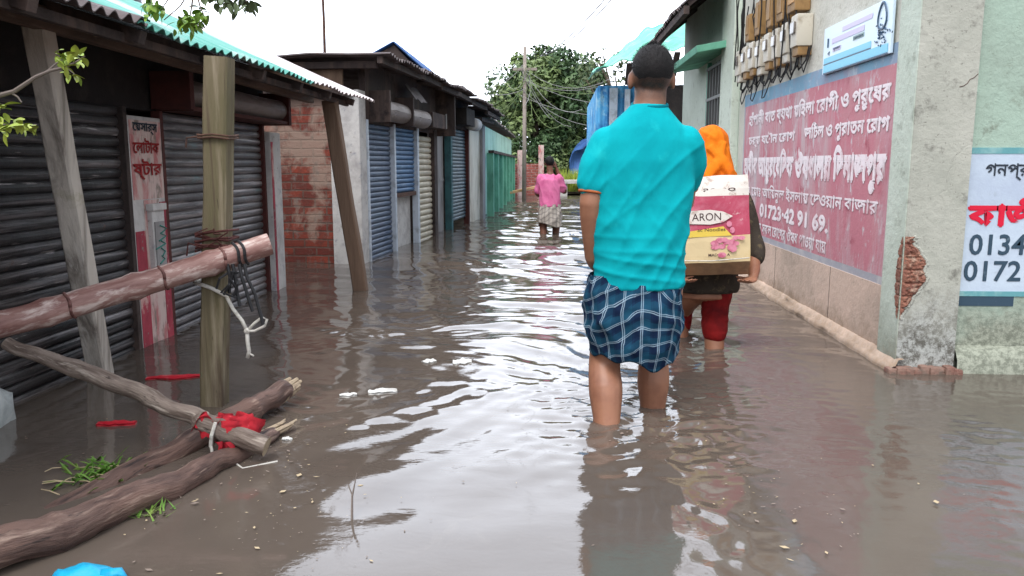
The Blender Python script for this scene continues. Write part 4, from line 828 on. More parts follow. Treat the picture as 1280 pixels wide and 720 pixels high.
# ------------------------------------------------------------------ FOREGROUND: rail, branches, ties and floating litter
def branch(name, pts, rads, m, label, cat='branch', seed=0, knots=(), n=16, k=34, wob=.012, split=0, endm='sawn'):
    pts = [Vector(p) for p in pts]; t = thing(name, pts[0], label, cat)
    cs = []; rs = []
    L = len(pts) - 1
    for i in range(k + 1):
        u = i / k * L; a = min(int(u), L - 1); f = u - a
        p0, p1, p2, p3 = pts[max(a - 1, 0)], pts[a], pts[a + 1], pts[min(a + 2, L)]
        q = .5 * ((2 * p1) + (p2 - p0) * f + (2 * p0 - 5 * p1 + 4 * p2 - p3) * f * f + (3 * p1 - p0 - 3 * p2 + p3) * f ** 3)
        q += V(N(u * 2.3 + seed), N(u * 2.3 + seed, 5), N(u * 2.3 + seed, 9)) * wob
        r_ = rads[a] + (rads[a + 1] - rads[a]) * f
        for kn in knots: r_ *= 1 + .16 * math.exp(-((u - kn) / .05) ** 2)
        cs.append(q); rs.append(r_ * (1 + .06 * N(u * 3.1, seed)))
    b = MB(); b.tube(cs, rs, n, True); bb = []
    for p in b.v: p = Vector(p); q = 1 + 0; bb.append(p + V(N(p.x * 22, p.y * 22, p.z * 22), N(p.x * 22 + 7, p.y * 22, p.z * 22), N(p.x * 22, p.y * 22 + 7, p.z * 22)) * rs[0] * (.03 if m == 'bamboo' else .10))
    b.v = bb; b.mi[-1] = 1; b.mi[-2] = 1
    o = b.build('shaft', [m, endm], t, True, autos=50); at = o.data.attributes.new('bk', 'FLOAT_VECTOR', 'POINT'); al = [0.]
    for i in range(1, len(cs)): al.append(al[-1] + (cs[i] - cs[i - 1]).length)
    at.data.foreach_set('vector', np.array([(math.cos(2 * math.pi * (q % n) / n) * rs[q // n] + seed, math.sin(2 * math.pi * (q % n) / n) * rs[q // n], al[q // n]) for q in range(len(bb))], dtype=np.float32).ravel())
    return t, cs, rs
rail, rc_, rr_ = branch('pole_rail', [(-2.35, 2.38, .33), (-1.86, 2.56, .405), (-1.40, 2.86, .535), (-1.085, 3.02, .635)], [.050, .046, .045, .043], 'bamboo', 'thick pinkish brown pole lashed as a rail across the mossy post', 'pole', 2, (.55, 1.25, 1.75, 2.3), wob=.005, n=20, k=48)
b = MB()
def ring_at(cs, rs, i, k=1.08, th=.005, mb=None):
    p = cs[i]; d = (cs[i + 1] - cs[i - 1]).normalized(); x = d.cross(V(0, 0, 1)).normalized(); z = x.cross(d)
    mb.tube([p + (x * math.cos(a) + z * math.sin(a)) * rs[i] * k + d * .004 * math.sin(a * 3) for a in np.linspace(0, 6.283, 17)], th, 5)
for i in (9, 10): ring_at(rc_, rr_, i, 1.05, .003, b)
b.build('wire_ring', 'rustiron', rail)
for i in (5, 14, 22, 31, 39):
    for di in (0,): b = MB(); ring_at(rc_, rr_, i, .985, .006, b); b.build('node_ring', 'bamboo_node', rail, True)
t = thing('black_strap', rc_[43], 'black rubber strap wound round the pole end and hanging loose', 'strap')
b = MB(); ring_at(rc_, rr_, 41, 1.08, .006, b); ring_at(rc_, rr_, 42, 1.1, .006, b); q = rc_[41]
for dx, L in ((.0, .19), (.025, .21), (.045, .26), (-.02, .12)):
    b.tube([q + V(dx, -.05, -.03), q + V(dx + .01, -.056, -.08), q + V(dx * 1.5 + .012, -.052, -.14), q + V(dx * 1.9 + .02, -.05, -L)], .0065, 6)
for i in range(7): a = q + V(random.uniform(-.05, .03), -.05, random.uniform(-.1, -.05)); b.tube([a, a + V(random.uniform(-.04, .04), -.02, random.uniform(-.05, .01)), a + V(random.uniform(-.05, .05), -.01, -.06)], .005, 5)
b.build('band', 'wire', t)
pc = lambda z: pa + (pz - pa) * ((z + .33) / 1.66)
t = thing('red_string', pc(.66), 'frayed reddish string wound on the mossy post above the rail', 'string')
b = MB()
for i in range(5):
    z = .625 + .014 * i; c = pc(z); b.tube([c + V(x, y, .012 * math.sin(i * 3 + k)) for k, (x, y) in enumerate([(-.062, -.05), (0, -.054), (.062, -.05), (.064, .05), (-.062, .05), (-.062, -.05)])], .0045, 5)
for i in range(8): c = pc(.66) + V(random.uniform(-.06, .06), -.055, random.uniform(-.04, .03)); b.tube([c, c + V(random.uniform(-.05, .05), -.01, random.uniform(-.02, .03)), c + V(random.uniform(-.07, .07), -.012, random.uniform(-.05, .03))], .003, 4)
b.build('winding', M['redbrown'], t)
t = thing('white_rope', pc(.44), 'white rope tied to the mossy post with a hanging loop', 'rope')
b = MB(); c = pc(.475); b.tube([c + V(-.062, .05, .02), c + V(-.062, -.05, .02), c + V(0, -.054, .0), c + V(.06, -.056, -.03), c + V(.085, -.06, -.08), c + V(.118, -.06, -.125), c + V(.135, -.06, -.165)], .0075, 7)
k = c + V(.135, -.06, -.165); b.tube([k + V(.0, 0, 0), k + V(.03, 0, .03), k + V(.062, 0, .055), k + V(.08, 0, .045), k + V(.07, 0, .02), k + V(.03, 0, 0), k], .0055, 7); b.tube([k, k + V(.0, 0, -.04), k + V(.004, 0, -.08), k + V(-.004, 0, -.105)], .0075, 7); b.tube([k + V(.0, 0, -.085), k + V(.022, 0, -.098)], .004, 5); b.ell(k, (.013, .013, .013), 8, 6)
b.build('cord', 'rope', t, True)
t, c1, r1 = branch('grey_branch', [(-1.80, 2.5, .355), (-1.50, 2.48, .255), (-1.22, 2.44, .16), (-1.07, 2.42, .105), (-.905, 2.40, .05)], [.021, .029, .027, .032, .032], 'greybark', 'grey crooked branch slanting down to the red cloth tie', 'branch', 11, (.8, 1.7, 2.6, 3.2), n=14, k=40)
t, c2, r2 = branch('thick_branch', [(-1.62, 1.30, .075), (-1.30, 1.66, .05), (-1.14, 2.02, .03), (-1.02, 2.36, .02), (-.955, 2.62, .02)], [.052, .049, .044, .033, .022], 'bark', 'thick wet brown branch reaching from the lower left corner to the red cloth', 'branch', 21, (.5, 1.4, 2.3), n=20, k=46, wob=.016)
b = MB()
for i in range(6): q = c2[-1] + V(random.uniform(-.015, .015), 0, random.uniform(-.01, .02)); b.tube([q - V(.01, .05, 0), q + V(.012 + .02 * random.random(), .06, .0), q + V(.022 + .02 * random.random(), .09 + .03 * random.random(), .01 * random.random())], [.009, .007, .002], 5)
b.build('splinters', 'sawn', t)
t, c3, r3 = branch('thick_branch', [(-1.42, 1.98, -.05), (-1.30, 2.26, -.012), (-1.17, 2.58, .03), (-1.08, 2.85, .055), (-1.04, 2.98, .065)], [.040, .042, .041, .041, .040], 'bark', 'thick broken branch crossing under the grey one, splintered at its end', 'branch', 31, (2.7,), n=18, k=40, wob=.012)
b = MB()
for i in range(11):
    a = i * 2.4; q = c3[-2] + V(math.cos(a) * .028, 0, math.sin(a) * .028); b.tube([q - V(.02, .06, .01), q, q + V(.018, .055 + .05 * random.random(), .008)], [.014, .012, .007], 6)
b.build('splinters', 'sawn', t)
# red cloth tie
t = thing('red_cloth_tie', c1[33], 'red cloth knotted round the crossing branches at the post foot', 'cloth tie')
b = MB(); rt = random.Random(4)
ctr = V(-1.06, 2.44, .10)
for i in range(6):
    a0 = rt.uniform(0, 3); ax = V(rt.uniform(-.4, .4), .3 + rt.uniform(-.2, .2), 1).normalized(); u = ax.orthogonal().normalized(); w2 = ax.cross(u)
    b.sheet(lambda s, v: ctr + V(-.03 + .02 * i, .02 * (i % 3), 0) + (u * math.cos(s * 6.283 + a0) + w2 * math.sin(s * 6.283 + a0)) * (.046 + .01 * N(s * 5, v * 3, i)) + ax * ((v - .5) * .05 + .010 * N(s * 4, i)), 44, 8)
b.build('knot', 'redtie', t, True)
b = MB()
b.sheet(lambda s, v: ctr + V(.02 + .05 * s + .05 * (v - .5) + .012 * N(s * 4, v * 5), -.05 - .012 * math.sin(v * 9 + s * 3), -.03 - .11 * s), 24, 24)
b.sheet(lambda s, v: ctr + V(-.02 - .03 * s + .07 * (v - .5), -.045 + .015 * N(s * 5, v * 5), .045 + .018 * math.sin(v * 6) - .05 * s), 24, 24)
b.build('cloth_tail', 'redtie', t, True)
b = MB(); b.tube([ctr + V(-.02, -.05, -.04), ctr + V(-.01, -.06, -.08), ctr + V(-.03, -.06, -.1)], .005, 6); b.tube([ctr + V(.04, -.05, -.09), ctr + V(.1, -.1, -.1), ctr + V(.19, -.04, -.098)], .003, 5); b.tube([ctr + V(.0, -.05, .03), ctr + V(-.012, -.058, -.01), ctr + V(-.02, -.05, -.05)], .006, 6)
b.build('white_string', 'rope', t)

def scrap(name, c, L, W, rz, m, label, cat, group=None, seed=0, hump=.012, taper=.5):
    b = MB(); 
    def P(u, v):
        x = (u - .5) * L; wv = W * (1 - taper * abs(u - .5) * 1.6 + .35 * N(u * 4 + seed, 2)); y = (v - .5) * wv + .25 * W * N(u * 3 + seed, 7)
        z = .006 + hump * (math.sin(math.pi * v) * math.sin(math.pi * u)) + .006 * N(u * 7 + seed, v * 5)
        return (c[0] + x * math.cos(rz) - y * math.sin(rz), c[1] + x * math.sin(rz) + y * math.cos(rz), z)
    b.sheet(P, 18, 8, (0, 0, -.012)); return tag(b.build(name, m, None, True), label, cat, group)
FG = 'pale plastic scraps adrift'
scrap('plastic_scrap', (-.83, 3.14), .07, .04, .3, 'foam', 'small pale scrap floating beyond the broken branch end, alone', 'plastic scrap', FG, 6, .004)
scrap('plastic_scrap', (-.70, 3.20), .12, .055, .25, 'foam', 'flat white plastic piece with a thin trailing edge', 'plastic scrap', FG, 9, .008)
scrap('plastic_scrap', (-.585, 3.72), .065, .06, .6, 'foam', 'small cream scrap floating in midwater, left of a whiter one', 'plastic scrap', FG, 12, .006)
scrap('plastic_scrap', (-.425, 3.72), .09, .10, .1, 'foam', 'rounded white bag piece floating left of the wading man', 'plastic scrap', FG, 15, .007)
scrap('plastic_scrap', (-.905, 2.60), .035, .02, .1, 'foam', 'tiny white chip beside the splintered branch tip', 'plastic scrap', FG, 18, .006)
scrap('red_strip', (-1.585, 2.74), .135, .04, .2, 'redstrip', 'small red and white wrapper floating left of the mossy post', 'wrapper', None, 21, .006)
scrap('red_strip', (-1.66, 3.38), .26, .06, .25, 'redstrip', 'long red strip lying on the water behind the mossy post', 'wrapper', None, 24, .006)  # thin red strip laid flat on the water
b = MB(); b.ell((-1.07, 1.66, -.012), (.075, .05, .045), 22, 12); b.v = [Vector(p) + V(N(p[0] * 30, p[1] * 30), N(p[0] * 30, p[1] * 30, 4), N(p[0] * 26, p[1] * 26, 8)) * .014 for p in b.v]; b.tube([(-1.02, 1.66, .005), (-.985, 1.67, .012), (-.965, 1.66, .004)], [.02, .012, .004], 8)
tag(b.build('plastic_bag', 'bluebag', None, True), 'bright blue plastic bag afloat at the bottom edge', 'bag')
b = MB(); b.ell((-2.08, 2.72, .03), (.11, .11, .115), 24, 14); b.v = [Vector(p) + V(N(p[0] * 14, p[1] * 14, p[2] * 14), N(p[0] * 14, p[1] * 14 + 4, p[2] * 14), N(p[0] * 14, p[1] * 14, p[2] * 14 + 8)) * .03 for p in b.v]
tag(b.build('plastic_bag', 'greybag', None, True), 'pale grey plastic bag half sunk by the left edge under the rail', 'bag')
# grass tuft with dry stems
t = thing('grass_tuft', (-1.36, 2.25, 0), 'tuft of green grass and dry stems caught behind the thick branch', 'grass')
b = MB(); rg = random.Random(6)
for i in range(110):
    q = V(-1.38 + rg.gauss(0, .05), 2.28 + rg.gauss(0, .06), 0); a = rg.uniform(0, 6.28); l = rg.uniform(.02, .06); d = V(math.cos(a), math.sin(a), rg.uniform(.2, 1.1)); s = V(-math.sin(a), math.cos(a), 0) * .004
    b.add([q - s, q + s, q + d * l * .6 + s * .8, q + d * l + V(0, 0, -.02 * rg.random()), q + d * l * .6 - s * .8], [(0, 1, 2, 3, 4)])
b.build('blades', 'grass', t)
b = MB()
for i in range(9): q = V(-1.42 + rg.gauss(0, .08), 2.22 + rg.gauss(0, .07), .008); a = rg.uniform(-.6, .8); l = rg.uniform(.04, .10); b.tube([q, q + V(math.cos(a) * l * .5, math.sin(a) * l * .5, .008), q + V(math.cos(a) * l, math.sin(a) * l + .01, .003)], .0016, 5)
b.build('stems', 'straw', t)
t = thing('grass_sprig', (-1.10, 2.06, 0), 'small green sprig in the water below the thick branch', 'grass'); b = MB()
for i in range(30):
    q = V(-1.08 + rg.gauss(0, .025), 2.0 + rg.gauss(0, .03), 0); a = rg.uniform(0, 6.28); d = V(math.cos(a), math.sin(a), .6); s = V(-math.sin(a), math.cos(a), 0) * .003; l = rg.uniform(.02, .05); b.add([q - s, q + s, q + d * l], [(0, 1, 2)])
b.build('blades', 'grass', t)
# specks, bits of straw and leaf film adrift
b = MB(); rd = np.random.default_rng(12)
spots = [(-.95, 2.2, .16, 120), (-.62, 2.0, .13, 90), (-.85, 2.6, .12, 60), (.62, 2.15, .12, 110), (-.75, 1.75, .2, 60), (.2, 2.1, .5, 40), (.9, 2.4, .4, 40), (-1.5, 2.5, .3, 40), (-.2, 3.6, .7, 50), (.34, 2.72, .08, 50)]
for (x, y, s, n) in spots:
    for i in range(int(n * .55)):
        q = V(x + rd.normal(0, s), y + rd.normal(0, s * 1.1), .0045 + rd.uniform(0, .002)); a = rd.uniform(0, 6.28); l = rd.uniform(.0018, .006) if rd.random() < .88 else rd.uniform(.007, .014); ww = l * rd.uniform(.15, .7)
        d = V(math.cos(a), math.sin(a), 0); e = V(-d.y, d.x, 0); b.m = int(rd.integers(0, 3)); b.add([q - d * l, q - e * ww, q + d * l, q + e * ww], [(0, 1, 2, 3)])
o = b.build('debris', ['straw', 'greybark', 'greybark']); tag(o, kind='stuff')
t = thing('floating_twig', (-.52, 2.05, 0), 'thin twig standing out of the water at the reflection edge', 'twig'); b = MB(); b.tube([(-.53, 2.0, -.01), (-.535, 2.03, .05), (-.525, 2.05, .11)], [.004, .003, .001], 5); b.tube([(-.533, 2.03, .05), (-.55, 2.05, .075)], .002, 4); b.build('stem', 'twig', t)

# leafy twig reaching in at the left edge, near the lens
def leafblade(b, p, d, up, L, W, curl=.2):
    d = Vector(d).normalized(); s = d.cross(Vector(up)).normalized(); n = s.cross(d); vs = []; K = 6
    for i in range(K + 1):
        u = i / K; ww = W * math.sin(math.pi * min(1, u * .92 + .06)) ** .8 * (1 - .15 * u); c = Vector(p) + d * L * u - n * curl * L * u * u
        vs += [c - s * ww + n * ww * .25, c, c + s * ww + n * ww * .25]
    fs = []
    for i in range(K): a = i * 3; fs += [(a, a + 3, a + 4, a + 1), (a + 1, a + 4, a + 5, a + 2)]
    b.add(vs, fs)
Y0 = 1.75
t = thing('leafy_twig', (-1.35, Y0, 1.05), 'bare twig with yellow green leaves reaching in from the left edge', 'branch')
def L2(u, v, y=Y0):   # a point of the twig, given on the upright plane it grows in
    F, P, Yw = 1000., R(8.81), R(2.86); a, bq = (u - 640) / F, (360 - v) / F; f = math.cos(P) + bq * math.sin(P); z = -math.sin(P) + bq * math.cos(P)
    d = V(a * math.cos(Yw) - f * math.sin(Yw), f * math.cos(Yw) + a * math.sin(Yw), z); return d * (y / d.y) + V(0, 0, .94)
b = MB(); b.tube([L2(-60, 132), L2(0, 119), L2(18, 114), L2(45, 96), L2(64, 88), L2(82, 84), L2(98, 76), L2(106, 70)], [.0062, .0055, .005, .0042, .0036, .0026, .002, .0012], 7); b.tube([L2(14, 116), L2(22, 121), L2(27, 128)], [.003, .0022, .0015], 5); b.tube([L2(60, 89), L2(70, 80), L2(78, 74)], [.003, .002, .001], 5); b.tube([L2(82, 84), L2(90, 90), L2(96, 95)], [.002, .0015, .001], 5); b.tube([L2(-40, 160), L2(0, 156), L2(30, 156), L2(46, 156)], [.003, .0025, .0018, .001], 5)
b.build('stem', 'twig', t)
b = MB(); rl = random.Random(3)
for (u, v, n, s) in ((72, 72, 9, 9), (86, 70, 12, 9), (98, 72, 8, 7), (80, 82, 5, 5), (92, 92, 5, 5), (5, 136, 7, 8), (2, 148, 6, 7), (12, 157, 9, 9), (28, 156, 9, 9), (42, 157, 6, 6), (6, 164, 5, 6)):
    for i in range(n):
        p = L2(u + rl.gauss(0, s * .5), v + rl.gauss(0, s * .35), Y0 + rl.uniform(-.05, .05)); leafblade(b, p, (rl.uniform(-.5, 1), rl.uniform(-.8, .8), rl.uniform(-.7, .4)), (rl.uniform(-.4, .4), rl.uniform(-.4, .4), 1), rl.uniform(.018, .032), rl.uniform(.006, .010))
b.build('leaves', 'leaf_lime', t)
# spray of leaves hanging in from above the roof
Y1 = 3.1
t = thing('overhanging_branch', L2(240, -60, Y1), 'green leafy branch hanging in at the top above the tin roof', 'branch')
b = MB()
for pts, rr in (([(250, -70), (243, -20), (240, 5), (236, 30)], .007), ([(243, -20), (225, 8), (205, 25)], .0035), ([(243, -20), (250, 8), (256, 22)], .004), ([(250, -70), (200, -30), (188, 5), (184, 22)], .005), ([(250, -70), (290, -20), (308, 2)], .005), ([(250, -70), (215, -8), (203, 10)], .004)):
    b.tube([L2(u, v, Y1) for u, v in pts], [rr * (1 - .25 * i) for i in range(len(pts))], 6)
b.build('stem', 'twig', t)
b = MB()
for (u, v, n, s) in ((190, 5, 26, 8), (196, 12, 16, 6), (184, 20, 5, 4), (232, 24, 24, 9), (244, 22, 30, 8), (240, 30, 18, 7), (250, 14, 10, 8), (282, -2, 22, 10), (302, 1, 24, 9), (312, 6, 10, 5), (262, -6, 14, 8), (222, 28, 8, 6)):
    for i in range(n):
        p = L2(u + rl.gauss(0, s * .6), v + rl.gauss(0, s * .5), Y1 + rl.uniform(-.1, .1)); b.m = 1 if (v < 8 and u > 255) else 0
        leafblade(b, p, (rl.uniform(-.8, .8), rl.uniform(-.8, .8), rl.uniform(-1, .1)), (rl.uniform(-.5, .5), rl.uniform(-.5, .5), 1), rl.uniform(.025, .05), rl.uniform(.008, .014))
b.build('leaves', ['leaf_green', 'leaf_grey'], t)

# ------------------------------------------------------------------ PEOPLE
def remesh(mb, voxel=.006, smooth=4, sf=.5):
    me = bpy.data.meshes.new('tmp'); me.from_pydata([tuple(p) for p in mb.v], [], mb.f); me.update()
    bm = bmesh.new(); bm.from_mesh(me); bmesh.ops.recalc_face_normals(bm, faces=bm.faces); bm.to_mesh(me); bm.free()
    o = bpy.data.objects.new('tmp', me); COL.objects.link(o)
    m = o.modifiers.new('r', 'REMESH'); m.mode = 'VOXEL'; m.voxel_size = voxel; m.use_smooth_shade = True
    s = o.modifiers.new('s', 'SMOOTH'); s.factor = sf; s.iterations = smooth
    bpy.context.view_layer.update(); ev = o.evaluated_get(bpy.context.evaluated_depsgraph_get()); r = bpy.data.meshes.new_from_object(ev)
    out = MB(); out.v = [v.co.copy() for v in r.vertices]; out.f = [tuple(p.vertices) for p in r.polygons]; out.mi = [0] * len(out.f); out.nr = [v.normal.copy() for v in r.vertices]
    bpy.data.objects.remove(o); bpy.data.meshes.remove(me); bpy.data.meshes.remove(r); return out
def limb(mb, joints, rads, n=16, sub=5):
    P = [Vector(p) for p in joints]; L = len(P) - 1; cs = []; rs = []
    for i in range(L * sub + 1):
        u = i / sub; a = min(int(u), L - 1); f = u - a; p0, p1, p2, p3 = P[max(a - 1, 0)], P[a], P[a + 1], P[min(a + 2, L)]
        q = .5 * ((2 * p1) + (p2 - p0) * f + (2 * p0 - 5 * p1 + 4 * p2 - p3) * f * f + (3 * p1 - p0 - 3 * p2 + p3) * f ** 3)
        cs.append(q.lerp(p1.lerp(p2, f), .5)); fs = f * f * (3 - 2 * f); rs.append(rads[a] + (rads[a + 1] - rads[a]) * fs)
    mb.tube(cs, rs, n); mb.ell(cs[0], (rs[0],) * 3, 12, 8); mb.ell(cs[-1], (rs[-1],) * 3, 12, 8)
def hand(mb, wrist, d, palm_n, side, curl=.5, s=1.):
    """palm, four unequal bent fingers and a thumb leaving the side of the palm"""
    d = Vector(d).normalized(); n = Vector(palm_n); n = (n - d * n.dot(d)).normalized(); x = d.cross(n) * side; w_ = Vector(wrist)
    rot = Matrix((x, d, n)).transposed().to_quaternion()
    mb.ell(w_ + d * .045 * s, (.040 * s, .055 * s, .017 * s), 14, 10, rot)
    for i, L in enumerate((.068, .078, .072, .056)):
        p = w_ + d * .082 * s + x * (-.030 + .0205 * i) * s; dd = d.copy(); pts = [p - dd * .03 * s, p]; ax = x
        for k, seg in enumerate((.45, .32, .23)):
            dd = (dd + n * curl * (.55 + .2 * k)).normalized(); p = p + dd * L * seg * s; pts.append(p)
        mb.tube(pts, [.0092 * s, .0094 * s, .0088 * s, .0080 * s, .0066 * s], 8); mb.ell(pts[-1], (.0066 * s,) * 3, 8, 6)
    p = w_ + d * .028 * s - x * .030 * s; q = p + (d * .55 - x * .75 + n * .3).normalized() * .036 * s; r_ = q + (d * .85 - x * .25 + n * .4).normalized() * .03 * s
    mb.tube([p + x * .012 * s, p, q, r_], [.014 * s, .0125 * s, .0105 * s, .008 * s], 8); mb.ell(r_, (.008 * s,) * 3, 8, 6)
def head(mb, c, fwd=V(0, 1, 0), s=1.):
    """c: centre of the skull at eye height; fwd: where the face points"""
    f = Vector(fwd).normalized(); x = f.cross(V(0, 0, 1)).normalized(); z = x.cross(f); rot = Matrix((x, f, z)).transposed().to_quaternion()
    P = lambda a, b_, h: Vector(c) + x * a * s + f * b_ * s + z * h * s
    mb.ell(P(0, -.012, .022), (.0725 * s, .092 * s, .088 * s), 24, 16, rot); mb.ell(P(0, .02, -.045), (.058 * s, .068 * s, .068 * s), 20, 12, rot); mb.ell(P(0, .045, -.085), (.036 * s, .036 * s, .028 * s), 14, 10, rot)
    mb.ell(P(0, .088, -.022), (.013 * s, .02 * s, .026 * s), 10, 8, rot); mb.ell(P(0, .098, -.038), (.017 * s, .013 * s, .011 * s), 10, 8, rot)       # nose
    mb.ell(P(0, .079, -.066), (.024 * s, .012 * s, .006 * s), 12, 8, rot); mb.ell(P(0, .076, -.078), (.021 * s, .012 * s, .007 * s), 12, 8, rot)       # lips
    for sx in (-1, 1):
        mb.ell(P(.031 * sx, .073, .015), (.024 * s, .014 * s, .008 * s), 10, 8, rot)                                                               # brow
        mb.ell(P(.076 * sx, -.002, -.012), (.011 * s, .019 * s, .033 * s), 12, 10, rot)                                                            # ear
    return P, rot
def eyes(c, fwd, s, parent):
    f = Vector(fwd).normalized(); x = f.cross(V(0, 0, 1)).normalized(); z = x.cross(f)
    for sx in (-1, 1):
        p = Vector(c) + x * .031 * sx * s + f * .072 * s; b = MB(); b.ell(p, (.013 * s, .011 * s, .008 * s), 10, 8); b.m = 1; b.ell(p + f * .008 * s, (.005 * s, .004 * s, .005 * s), 8, 6); b.build('eye', ['eye', 'hair'], parent, True)
def wrinkle(mb, fn):
    for i, p in enumerate(mb.v): mb.v[i] = Vector(p) + mb.nr[i] * fn(Vector(p), mb.nr[i])

# --- the man in the teal shirt, seen from behind, wading away
pm = thing('person', (.32, 2.95, -.31), 'man wading away in a teal shirt and short blue plaid lungi', 'person')
HC = V(.352, 2.965, 1.245)
b = MB(); head(b, HC, V(-.06, 1, -.02))
limb(b, [(.350, 2.955, 1.22), (.346, 2.946, 1.16), (.335, 2.945, 1.07)], [.056, .057, .070])
b.loft([(.325, 2.95, .40, .15, .11), (.325, 2.95, .55, .155, .11), (.325, 2.95, .75, .15, .105), (.328, 2.95, .95, .165, .11), (.33, 2.95, 1.05, .14, .09), (.335, 2.95, 1.11, .07, .06)], 24)
limb(b, [(.175, 2.95, .98), (.142, 2.925, .80), (.158, 2.985, .60), (.185, 3.06, .545)], [.046, .044, .036, .027]); hand(b, (.19, 3.07, .54), (.3, .9, -.3), (.9, .1, .1), 1, .45)
limb(b, [(.478, 2.965, .97), (.492, 3.075, .80), (.46, 3.24, .82), (.43, 3.29, .84)], [.044, .046, .036, .027]); hand(b, (.42, 3.30, .845), (-.45, .8, .25), (-.4, -.1, .9), -1, .5)
limb(b, [(.24, 2.96, .48), (.203, 2.965, .20), (.205, 2.91, .11), (.209, 2.865, -.02), (.212, 2.83, -.18), (.212, 2.82, -.255)], [.09, .060, .064, .050, .038, .04])
limb(b, [(.40, 2.97, .48), (.402, 3.075, .20), (.402, 3.072, .10), (.402, 3.07, -.03), (.402, 3.05, -.19), (.402, 3.05, -.255)], [.09, .058, .063, .049, .038, .04])
b.ell((.212, 2.875, -.27), (.042, .115, .035)); b.ell((.402, 3.11, -.27), (.042, .115, .035))
r_ = remesh(b, .006, 5); body = r_.build('body', 'skin_stubble', pm, True)
at = body.data.attributes.new('stubble', 'FLOAT', 'POINT'); f_ = V(-.06, 1, -.02).normalized()
def stub(p):
    q = Vector(p) - HC; b_ = -q.dot(f_); ear = math.exp(-((abs(q.x) - .078) / .018) ** 2 - (q.z + .012) ** 2 / .0012)
    s = max(0, min(1, (q.z + .118 + .012 * N(q.x * 60, q.z * 60)) / .085)) * max(0, min(1, (b_ + .03) / .05)); return s * (1 - .9 * ear)
at.data.foreach_set('value', np.array([stub(p) for p in r_.v], dtype=np.float32))
eyes(HC, V(-.06, 1, -.02), 1, pm)
# cropped hair: a close cap that ends above the nape and round the ears
b = MB(); K = 40; J = 26; vs = []
f_ = V(-.06, 1, -.02).normalized(); x_ = f_.cross(V(0, 0, 1)).normalized(); z_ = x_.cross(f_)
for i in range(J + 1):
    for j in range(K):
        t_ = 2 * math.pi * j / K; c_, s_ = math.cos(t_), math.sin(t_)
        low = -.46 if s_ < -.25 else (-.06 if s_ < .45 else .42); low = {True: low}[True]
        bk = max(0, min(1, (-s_ + .15) / .7)); fr = max(0, min(1, (s_ - .1) / .6)); low = .06 - .42 * bk + .42 * fr + .06 * N(c_ * 5, s_ * 5)
        ph = math.pi / 2 + (math.asin(max(-.95, min(.95, low))) - math.pi / 2) * (i / J)
        k = 1.045 - .025 * (i / J) + .012 * N(c_ * 14, s_ * 14, ph * 9); p = V(math.cos(ph) * c_ * .0735, -.012 + math.cos(ph) * s_ * .093, .022 + math.sin(ph) * .089 * (1 if ph > 0 else 1.1)) * 1.0
        k -= .05 * max(0, (i - J + 6) / 6) ** 1.5
        q = V(p.x * k, (p.y + .012) * k - .012, (p.z - .022) * k + .022); vs.append(HC + x_ * q.x + f_ * q.y + z_ * q.z)
b.add(vs, [(i * K + j, (i + 1) * K + j, (i + 1) * K + (j + 1) % K, i * K + (j + 1) % K) for i in range(J) for j in range(K)])
rh = np.random.default_rng(2)   # short bristles all over the cap
for _ in range(9000):
    ph = rh.uniform(.02, 1.5); t_ = rh.uniform(0, 6.283); i = min(J - 1, int((math.pi / 2 - ph) / (math.pi / 2 + .4) * J)); j = int(t_ / 6.283 * K) % K; p = Vector(vs[rh.integers(0, J - 1) * K + j]); e = V(*rh.normal(0, .0026, 3)); p = p + e * 1.4; n_ = (p - HC - V(0, -.01, .0)).normalized(); s_ = V(*rh.normal(0, 1, 3)).cross(n_).normalized() * .0007; d_ = (n_ + V(*rh.normal(0, .5, 3)) + V(0, -.2, -.5)).normalized() * rh.uniform(.003, .006)
    b.add([p - s_, p + s_, p + d_], [(0, 1, 2)])
b.build('hair', 'hair', pm, True)
# shirt
b = MB()
b.loft([(.322, 2.95, .492, .168, .128), (.322, 2.95, .56, .168, .126), (.325, 2.95, .70, .170, .124), (.332, 2.95, .85, .178, .126), (.334, 2.95, .95, .178, .124), (.334, 2.95, 1.02, .164, .112), (.334, 2.95, 1.065, .142, .100), (.337, 2.95, 1.10, .108, .086), (.341, 2.95, 1.128, .080, .074), (.344, 2.95, 1.150, .062, .064)], 36)
limb(b, [(.196, 2.95, 1.01), (.162, 2.94, .94), (.146, 2.93, .872)], [.064, .061, .056]); limb(b, [(.474, 2.95, 1.012), (.498, 2.985, .955), (.495, 3.04, .885)], [.066, .066, .060])
r_ = remesh(b, .007, 7)
def shirtfold(p, n):
    back = max(0, -n.y); k = 0
    for (a, sc, am, zc) in ((-.55, 15, .0078, .74), (-.85, 11, .0045, .9), (.8, 12, .0022, .62), (1.45, 17, .0036, .54)):
        q = (p.x * math.cos(a) + p.z * math.sin(a)); e = -p.x * math.sin(a) + p.z * math.cos(a); wz = math.exp(-((p.z - zc) / .22) ** 2); k += wz * am * ((1 - abs(N(q * sc + .35 * N(e * 4, q * 2), e * 1.3, a * 9))) ** 4 * 1.4 - .42)
    m = .55 + .45 * N(p.x * 5, p.z * 5, 3); low = max(0, 1 - abs(p.z - .58) / .25)
    return k * (.75 + .5 * m) * (.9 + .5 * low) + .0025 * N(p.x * 8, p.y * 8, p.z * 3)
wrinkle(r_, shirtfold)
hem = r_.v
shirt = r_.build('shirt', 'teal', pm, True)
b = MB(); b.tube([(.345 + .0625 * math.cos(a), 2.949 + .0645 * math.sin(a), 1.146 + .012 * math.sin(a)) for a in np.linspace(0, 6.283, 33)], [(.0055, .009)] * 33, 10, False); b.build('collar', 'teal_dark', shirt, True)
